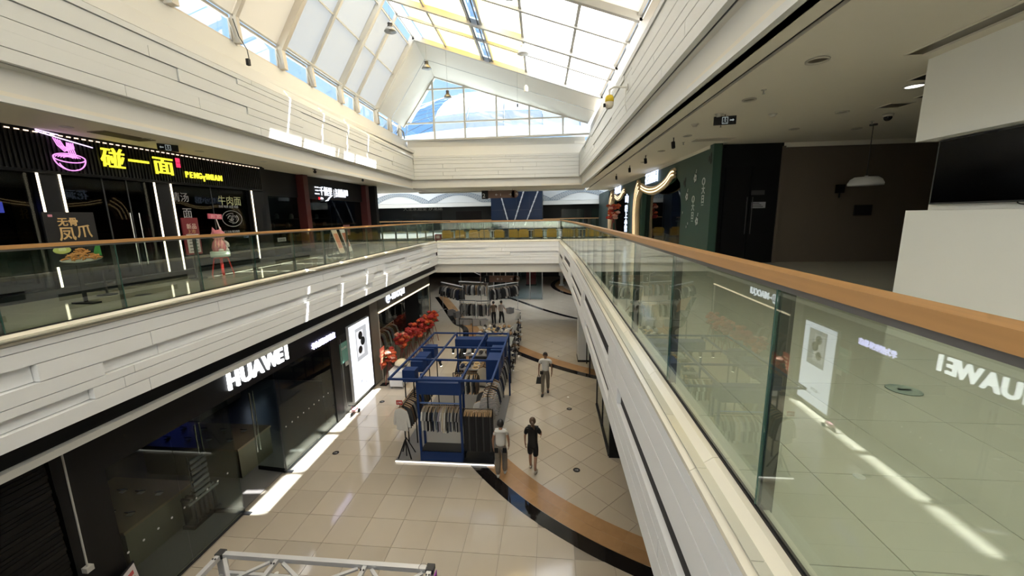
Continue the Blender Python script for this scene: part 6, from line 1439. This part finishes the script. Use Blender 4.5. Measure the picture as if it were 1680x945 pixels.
    # bottoms
    PV = {'pelvis': g('pelvis', 1.04), 'belt': (0, ly * .2 * k, 1.04 * k, .132 * k, .102 * k)}; PE = [('pelvis', 'belt')]
    for sd in 'lr':
        PV['h' + sd] = g('hp' + sd, 1.04); PV['k' + sd] = g('kn' + sd, 1.12 * loose); PE += [('pelvis', 'h' + sd), ('h' + sd, 'k' + sd)]
        if bottoms == 'long':
            PV['c' + sd] = g('cf' + sd, 1.12 * loose ** 1.6); v = V['an' + sd]; PV['a' + sd] = (v[0], v[1], v[2] + .005, (.055 * loose ** 2) * k, (.06 * loose ** 2) * k); PE += [('k' + sd, 'c' + sd), ('c' + sd, 'a' + sd)]
    skin_obj('bottoms', PV, PE, bot_m, t, 1)
    for sd in 'lr':
        v, w = V['an' + sd], V['toe' + sd]
        MB().sweep([(v[0], v[1] - .06 * k, w[2] + .012), (v[0], v[1], w[2] + .022), ((v[0] + w[0]) / 2, (v[1] + w[1]) / 2, w[2] + .014), (w[0], w[1] + .02 * k, w[2] + .0), (w[0], w[1] + .045 * k, w[2] - .004)], [.028 * k, .046 * k, .046 * k, .040 * k, .018 * k], 10).build('shoe', shoe_m, t, True)
    # head details
    hc = Vector(V['skull'][:3]); hr = .095 * k
    hair = MB().sphere((0, 0, 0), hr, (1.03, 1.15, 1.22) if woman else (.97, 1.04, 1.06), 18, 14); hair.v = [(x * (1 + .03 * math.sin(9 * x / hr + 5 * z / hr)), y * (1 + .03 * math.sin(8 * z / hr + 3 * x / hr)), z) for x, y, z in hair.v]; hm = []
    hair.v = [(x, y - .012 * k if y < .03 else y - .012 * k, z + .012 * k) for x, y, z in hair.v]
    keep = [i for i, f in enumerate(hair.f) if (lambda c: c[2] > .035 * k or c[1] < .012 * k)([sum(hair.v[j][q] for j in f) / len(f) for q in range(3)])]
    hair.f = [hair.f[i] for i in keep]
    o = hair.build('hair', hairm, t, True, loc=hc); o.rotation_euler = (0, 0, head_turn)
    sol = o.modifiers.new('thick', 'SOLIDIFY'); sol.thickness = .008
    MB().sphere(hc + Vector((0, .098 * k, -.028 * k)), .014 * k, (.8, 1.2, 1.3), 8, 6).build('nose', skin, t, True)
    MB().sphere(hc + Vector((0, .088 * k, -.068 * k)), .02 * k, (1.1, .4, .3), 8, 6).build('mouth', mat('lips', (.22, .09, .07), .6), t, True)
    for s in (-1, 1):
        MB().sphere(hc + Vector((s * .03 * k, .083 * k, .0)), .011 * k, (1.2, .6, .7), 8, 6).build('eye', BLACK, t, True); MB().sphere(hc + Vector((s * .088 * k, -.005 * k, -.02 * k)), .022 * k, (.4, .8, 1.3), 8, 6).build('ear', skin, t, True)
    if tail: MB().sweep([hc + Vector((0, -.10 * k, .03 * k)), hc + Vector((.03 * k, -.15 * k, -.02 * k)), hc + Vector((.06 * k, -.14 * k, -.12 * k)), hc + Vector((.07 * k, -.10 * k, -.22 * k))], [.03 * k, .04 * k, .035 * k, .012 * k], 10).build('ponytail', hairm, t, True)
    return t
WT = mat('tee_white', (.66, .65, .62), .85); KHA = mat('khaki_trousers', (.16, .135, .10), .85); CAMO = mat('camo_trousers', (.22, .19, .155), .9, var=.35, scale=14); BLK = mat('black_cotton', (.008, .008, .008), .9); SHW = mat('shoe_white', (.55, .54, .5), .6); SHB = mat('shoe_black', (.012, .012, .012), .5)
HB = mat('hair_brown', (.10, .06, .035), .55)
person('person in white tee and khaki trousers walking towards the viewer, dark bag in hand', (-.21, 14.9, 0), R(176), 1.75, SKIND, WT, KHA, SHB, (-.14, .22), ((-.05, .0), (.06, .0)), 1.08, 'long', .55, .93)
bag = thing('hand_bag', 'dark bag hanging from the hand of the walking person', 'bag', (-.47, 14.92, .42))
MB().hexa([(-.12, -.07, .0), (.12, -.07, .0), (.12, .07, .0), (-.12, .07, .0), (-.08, -.04, .26), (.08, -.04, .26), (.08, .04, .26), (-.08, .04, .26)]).build('pouch', mat('bag_black', (.012, .014, .014), .6), bag)
MB().tube([(-.05, 0, .25), (-.03, 0, .36), (.03, 0, .36), (.05, 0, .25)], .008, 6).build('strap', MATS['bag_black'], bag)
wp = thing('waist_pouch', 'small black pouch at the waist of the walking person', 'pouch', (-.36, 14.76, .88))
MB().box(-.06, .06, -.035, .035, 0, .12).build('pouch', BLK, wp)
person('person in white tee and loose camouflage trousers beside the kiosk, seen from behind', (-1.36, 9.66, 0), R(4), 1.68, SKINM, WT, CAMO, SHW, (-.08, .10), ((.02, .0), (.10, .02)), 1.0, 'long', .5, .96, woman=True, loose=1.14)
for i, x in enumerate((-.15, .13)):
    p = bpy.data.objects['person.001']; MB().obox((x * .8, -.125, .86), (.10, .03, .13), (0, 0, 0)).build('pocket', BLK, p)
person('person in black tee and black knee shorts with tied brown hair, walking away', (-.50, 9.95, 0), R(-8), 1.62, SKINM, BLK, BLK, mat('shoe_cream', (.5, .45, .36), .6), (.10, -.16), ((-.02, .0), (.16, .30)), 1.06, 'short', .8, .74, True, 1.12, HB, woman=True)
person('distant person in dark clothes browsing the far racks', (-3.75, 24.9, 0), R(20), 1.64, SKINM, mat('top_brown', (.12, .085, .06), .9), BLK, SHB, (-.05, .06), ((.1, .05), (.14, .12)), 1.0, 'long', .6, .92)
person('distant person in pale top and dark trousers beside the dark-clothed shopper', (-3.25, 25.0, 0), R(-30), 1.66, SKINM, mat('top_pale', (.40, .37, .34), .9), BLK, SHW, (-.1, .14), ((.05, .0), (.2, .2)), 1.0, 'long', .6, .94)
dg = bpy.context.evaluated_depsgraph_get()
done = []
for o, m in SKINS:
    me = bpy.data.meshes.new_from_object(o.evaluated_get(dg)); done.append((o, m, me))
for o, m, me in done:
    o.modifiers.clear(); o.data = me; me.materials.clear(); me.materials.append(m)
    for p in me.polygons: p.use_smooth = True
# ================================================================ REMAINING FITTINGS
# high-bay lamps hanging from the roof
LG = mat('lamp_grey', (.22, .22, .21), .35, metal=.6); LW = mat('lamp_white', (.6, .6, .58), .4)
for i, (x, y, zt, zb, r, m, lab) in enumerate(((-6.22, 16.3, 15.55, 14.3, .24, LG, 'dark high-bay lamp nearest the ridge strip'), (-5.77, 19.4, 15.3, 14.0, .23, LG, 'high-bay lamp in front of the end truss corner'), (-5.05, 20.3, 15.2, 12.95, .2, LG, 'high-bay lamp hanging in front of the gable window'), (-1.2, 12.9, 13.8, 13.5, .2, LG, 'high-bay lamp at the top edge of the picture'), (-1.04, 16.3, 13.75, 13.22, .22, LW, 'pale high-bay lamp against the bright roof panels'))):
    t = thing('high_bay_lamp', lab, 'lamp', (x, y, zb), 0, 'high-bay lamps under the roof')
    MB().lathe([(r, 0), (r * .96, .02), (r * .75, .10), (r * .42, .17), (r * .36, .17), (r * .70, .09), (r * .92, .01)], n=20).build('shade', m, t, True)
    MB().lathe([(.01, .16), (r * .42, .16), (r * .42, .22), (r * .34, .23), (r * .34, .26), (r * .42, .27), (r * .42, .30), (r * .3, .33), (.01, .34)], n=16).build('heat_sink', DARK if m is LG else LW, t)
    MB().cyl((0, 0, .34), (0, 0, max(.4, zt - zb)), .006, n=5).build('cable', GREYM, t)
t = thing('roof_sensor', 'white box sensor hanging below the end truss', 'sensor', (-1.15, 20.0, 12.95))
MB().lathe([(.01, 0), (.10, 0), (.10, .22), (.05, .28), (.01, .28)], n=12).build('case', LW, t); MB().cyl((0, 0, .28), (0, 0, .75), .006, n=5).build('cable', GREYM, t)
t = thing('hanging_plug', 'small black plug dangling on a cable before the gable', 'plug', (-1.45, 18.5, 11.9))
MB().box(-.03, .03, -.03, .03, 0, .12).build('plug', BLACK, t); MB().cyl((0, 0, .12), (0, 0, 1.9), .004, n=5).build('cable', DARK, t)
# black cable on the ledge
t = thing('ledge_cable', 'black cable draped over the window ledge', 'cable', (0, 0, 0))
MB().tube([(-8.22, 10.5, 12.3), (-8.15, 10.55, 11.9), (-8.02, 10.62, 11.6), (-7.98, 10.6, 11.35)], .012, 6).build('cord', BLACK, t); MB().box(-8.05, -7.97, 10.55, 10.63, 11.2, 11.36).build('plug', BLACK, t)
t = thing('ledge_pipe', 'grey bent pipe at the far end of the window ledge', 'pipe', (0, 0, 0))
MB().sweep([(-8.55, 22.3, 11.8), (-8.40, 22.3, 12.05), (-8.25, 22.4, 11.95), (-8.22, 22.6, 11.62), (-8.30, 22.8, 11.6), (-8.38, 22.9, 12.0)], .035, 8).build('pipe_run', GREYM, t, True)
# floor markers on the ground floor
for i, (x, y, m, lab) in enumerate(((-6.63, 10.38, BLACK, 'black round floor sticker near the phone shop door'), (-6.63, 13.78, BLACK, 'black round floor sticker before the light box'), (.73, 10.06, BLACK, 'black round floor sticker in front of the dark dress shopper'), (.69, 13.63, BLACK, 'black round floor sticker behind the walking person'))):
    t = thing('floor_sticker', lab, 'floor sticker', (x, y, .001), 0, 'round floor stickers')
    MB().lathe([(.001, 0), (.10, 0), (.10, .003), (.001, .003)], n=22).build('disc', m, t); MB().prism([(-.05, -.012), (.01, -.012), (.01, -.035), (.06, 0), (.01, .035), (.01, .012), (-.05, .012)], 'z', .003, .004).build('arrow', mat('sticker_grey', (.3, .3, .3), .5), t)
for i, (x, y) in enumerate(((.69, 14.6), (-5.6, 6.3), (.4, 19.2), (.1, 21.5))):
    t = thing('floor_lamp_disc', ['small white floor disc behind the walking person', 'small white floor disc near the truss frame', 'small dark floor disc beyond the walking person', 'small floor disc beyond the second inlay band'][i], 'floor light', (x, y, .001), 0, 'floor discs')
    MB().lathe([(.001, 0), (.045, 0), (.04, .004), (.001, .004)], n=16).build('disc', mat('disc_lit', (.8, .8, .76), .3) if i < 2 else DARK, t)
# aluminium truss frame at the bottom edge
AL = mat('aluminium', (.62, .62, .63), .35, metal=.3)
T = thing('truss_frame', 'white aluminium truss frame at the bottom edge', 'truss', (0, 0, 0))
TZ = 2.2; x0, x1, y0, y1 = -4.92, -1.70, 3.2, 4.58
for a, b in (((x0, y1), (x1, y1)), ((x0, y0), (x1, y0)), ((x0, y0), (x0, y1)), ((x1, y0), (x1, y1))):
    MB().bar((*a, TZ), (*b, TZ), .07, .07).build('top_chord', AL, T); MB().bar((*a, TZ - .32), (*b, TZ - .32), .05, .05).build('lower_chord', AL, T)
for x in (-4.0, -2.65): MB().bar((x, y0, TZ), (x, y1, TZ), .06, .05).build('cross_bar', AL, T)
for xa, xb in ((x0, -4.0), (-4.0, -2.65), (-2.65, x1)):
    MB().bar((xa + .1, y1 - .05, TZ - .02), ((xa + xb) / 2, y1 - .38, TZ - .02), .045, .03).bar(((xa + xb) / 2, y1 - .38, TZ - .02), (xb - .1, y1 - .05, TZ - .02), .045, .03).build('diagonal', AL, T)
for x in (x0, x1):
    for y in (y0, y1):
        MB().box(x - .045, x + .045, y - .045, y + .045, 0, TZ + .005).build('leg', AL, T); MB().box(x - .055, x + .055, y - .055, y + .055, TZ - .03, TZ + .045).build('corner_block', DARK, T)
        MB().box(x - .15, x + .15, y - .15, y + .15, 0, .02).build('foot_plate', AL, T)
for x in (x0, -4.0, -2.65, x1):
    for d in (-.02, .02): MB().cyl((x + d, y1 - .12, TZ + .034), (x + d, y1 - .12, TZ + .045), .012, n=8).build('bolt', DARK, T)
MB().tube([(x1 - .1 + .06 * math.cos(a), y1 - .02 + .06 * math.sin(a), TZ + .05) for a in [2 * math.pi * i / 16 for i in range(17)]], .004, 4).build('wire_loop', GREYM, T)
pb = thing('purple_strap', 'purple strap tied at the truss corner', 'strap', (x1 + .08, y1 - .3, TZ - .1))
MB().box(0, .012, 0, .3, 0, .1).build('strap', mat('strap_purple', (.35, .04, .4), .6), pb)
MB().box(-.04, 0, .1, .16, .03, .07).build('buckle', DARK, pb)
# roof overhang added beyond the gable window to keep sun off the floor
for a, b in ((onR(-.02, YG + .05), onR(1.02, YG + .05)), (EL(YG + .05), RG(YG + .05))):
    up = Vector((0, 0, .62)); d = Vector((0, 1.7, 0))
    MB().hexa([a + up, b + up, b + up + d, a + up + d, a + up * 1.2, b + up * 1.2, b + up * 1.2 + d, a + up * 1.2 + d]).build('sun_shield_board', STEEL, roof)
    MB().hexa([a, b, b + Vector((0, .06, 0)), a + Vector((0, .06, 0)), a + up, b + up, b + up + Vector((0, .06, 0)), a + up + Vector((0, .06, 0))]).build('sun_shield_upstand', STEEL, roof)

# ================================================================ sub-parts: prints, letters and fittings belong to the part that carries them
SUB = {'shop_sign': (('sign_board', 'backing_board'), ('letter', 'seal', 'divider', 'brush_stroke', 'logo_disc', 'slat', 'strip_lamp', 'bowl_outline', 'chopstick')),
       'light_box': (('lit_face',), ('product_print', 'phone_print', 'lens_print', 'lens_ring', 'caption')),
       'poster_stand': (('poster_board',), ('print', 'lime_print', 'lime_flesh_print', 'leaf_print', 'plate_print', 'food_print')),
       'menu_stand': (('menu_board',), ('price_sheet', 'menu_title', 'price_line')),
       'person': (('body',), ('eye', 'nose', 'mouth', 'ear')),
       'cat_figurine': (('head',), ('ear', 'eye', 'muzzle', 'nose')),
       'exit_sign': (('sign_box',), ('door_symbol', 'running_figure', 'arrow')),
       'menu_board': (('board',), ('print',)), 'hanging_sign': (('board',), ('symbol',)), 'notice_board': (('green_sheet',), ('print',)),
       'door_2': (('door_leaf',), ('door_handle',)), 'door_1': (('door_leaf',), ('handle',)), 'window_3': (('pane',), ('window_lettering', 'bowl_drawing', 'dot_sticker')), 'window_4': (('pane',), ('dot_sticker',)),
       'hat': (('shell',), ('band',)), 'floor_sticker': (('disc',), ('arrow',)), 'easel_sign': (('poster',), ('print_line',)), 'poster_easel': (('sheet',), ('print_line',)), 'door_notice': (('paper',), ('print_line',)),
       'wall_display': (('lit_panel',), ('print',)), 'white_cabinet': (('body',), ('door',)), 'price_sign': (('card',), ('number',)), 'small_sign': (('sign_face',), ('sign_text',)), 'menu_poster': (('poster_sheet',), ('poster_text',)), 'display_kiosk': (('platform',), ('light_strip', 'black_base'))}
def stem_(o): return o.name.split('.')[0]
kids = {}
for o in list(COL.objects):
    if o.parent is not None: kids.setdefault(o.parent.name, []).append(o)
for o in list(COL.objects):
    if o.parent is None and stem_(o) in SUB:
        hosts, parts = SUB[stem_(o)]
        ch = kids.get(o.name, [])
        host = next((c for h in hosts for c in ch if stem_(c) == h), None)
        if host is None or host.location.length > 1e-6: continue
        for c in ch:
            if stem_(c) in parts: c.parent = host
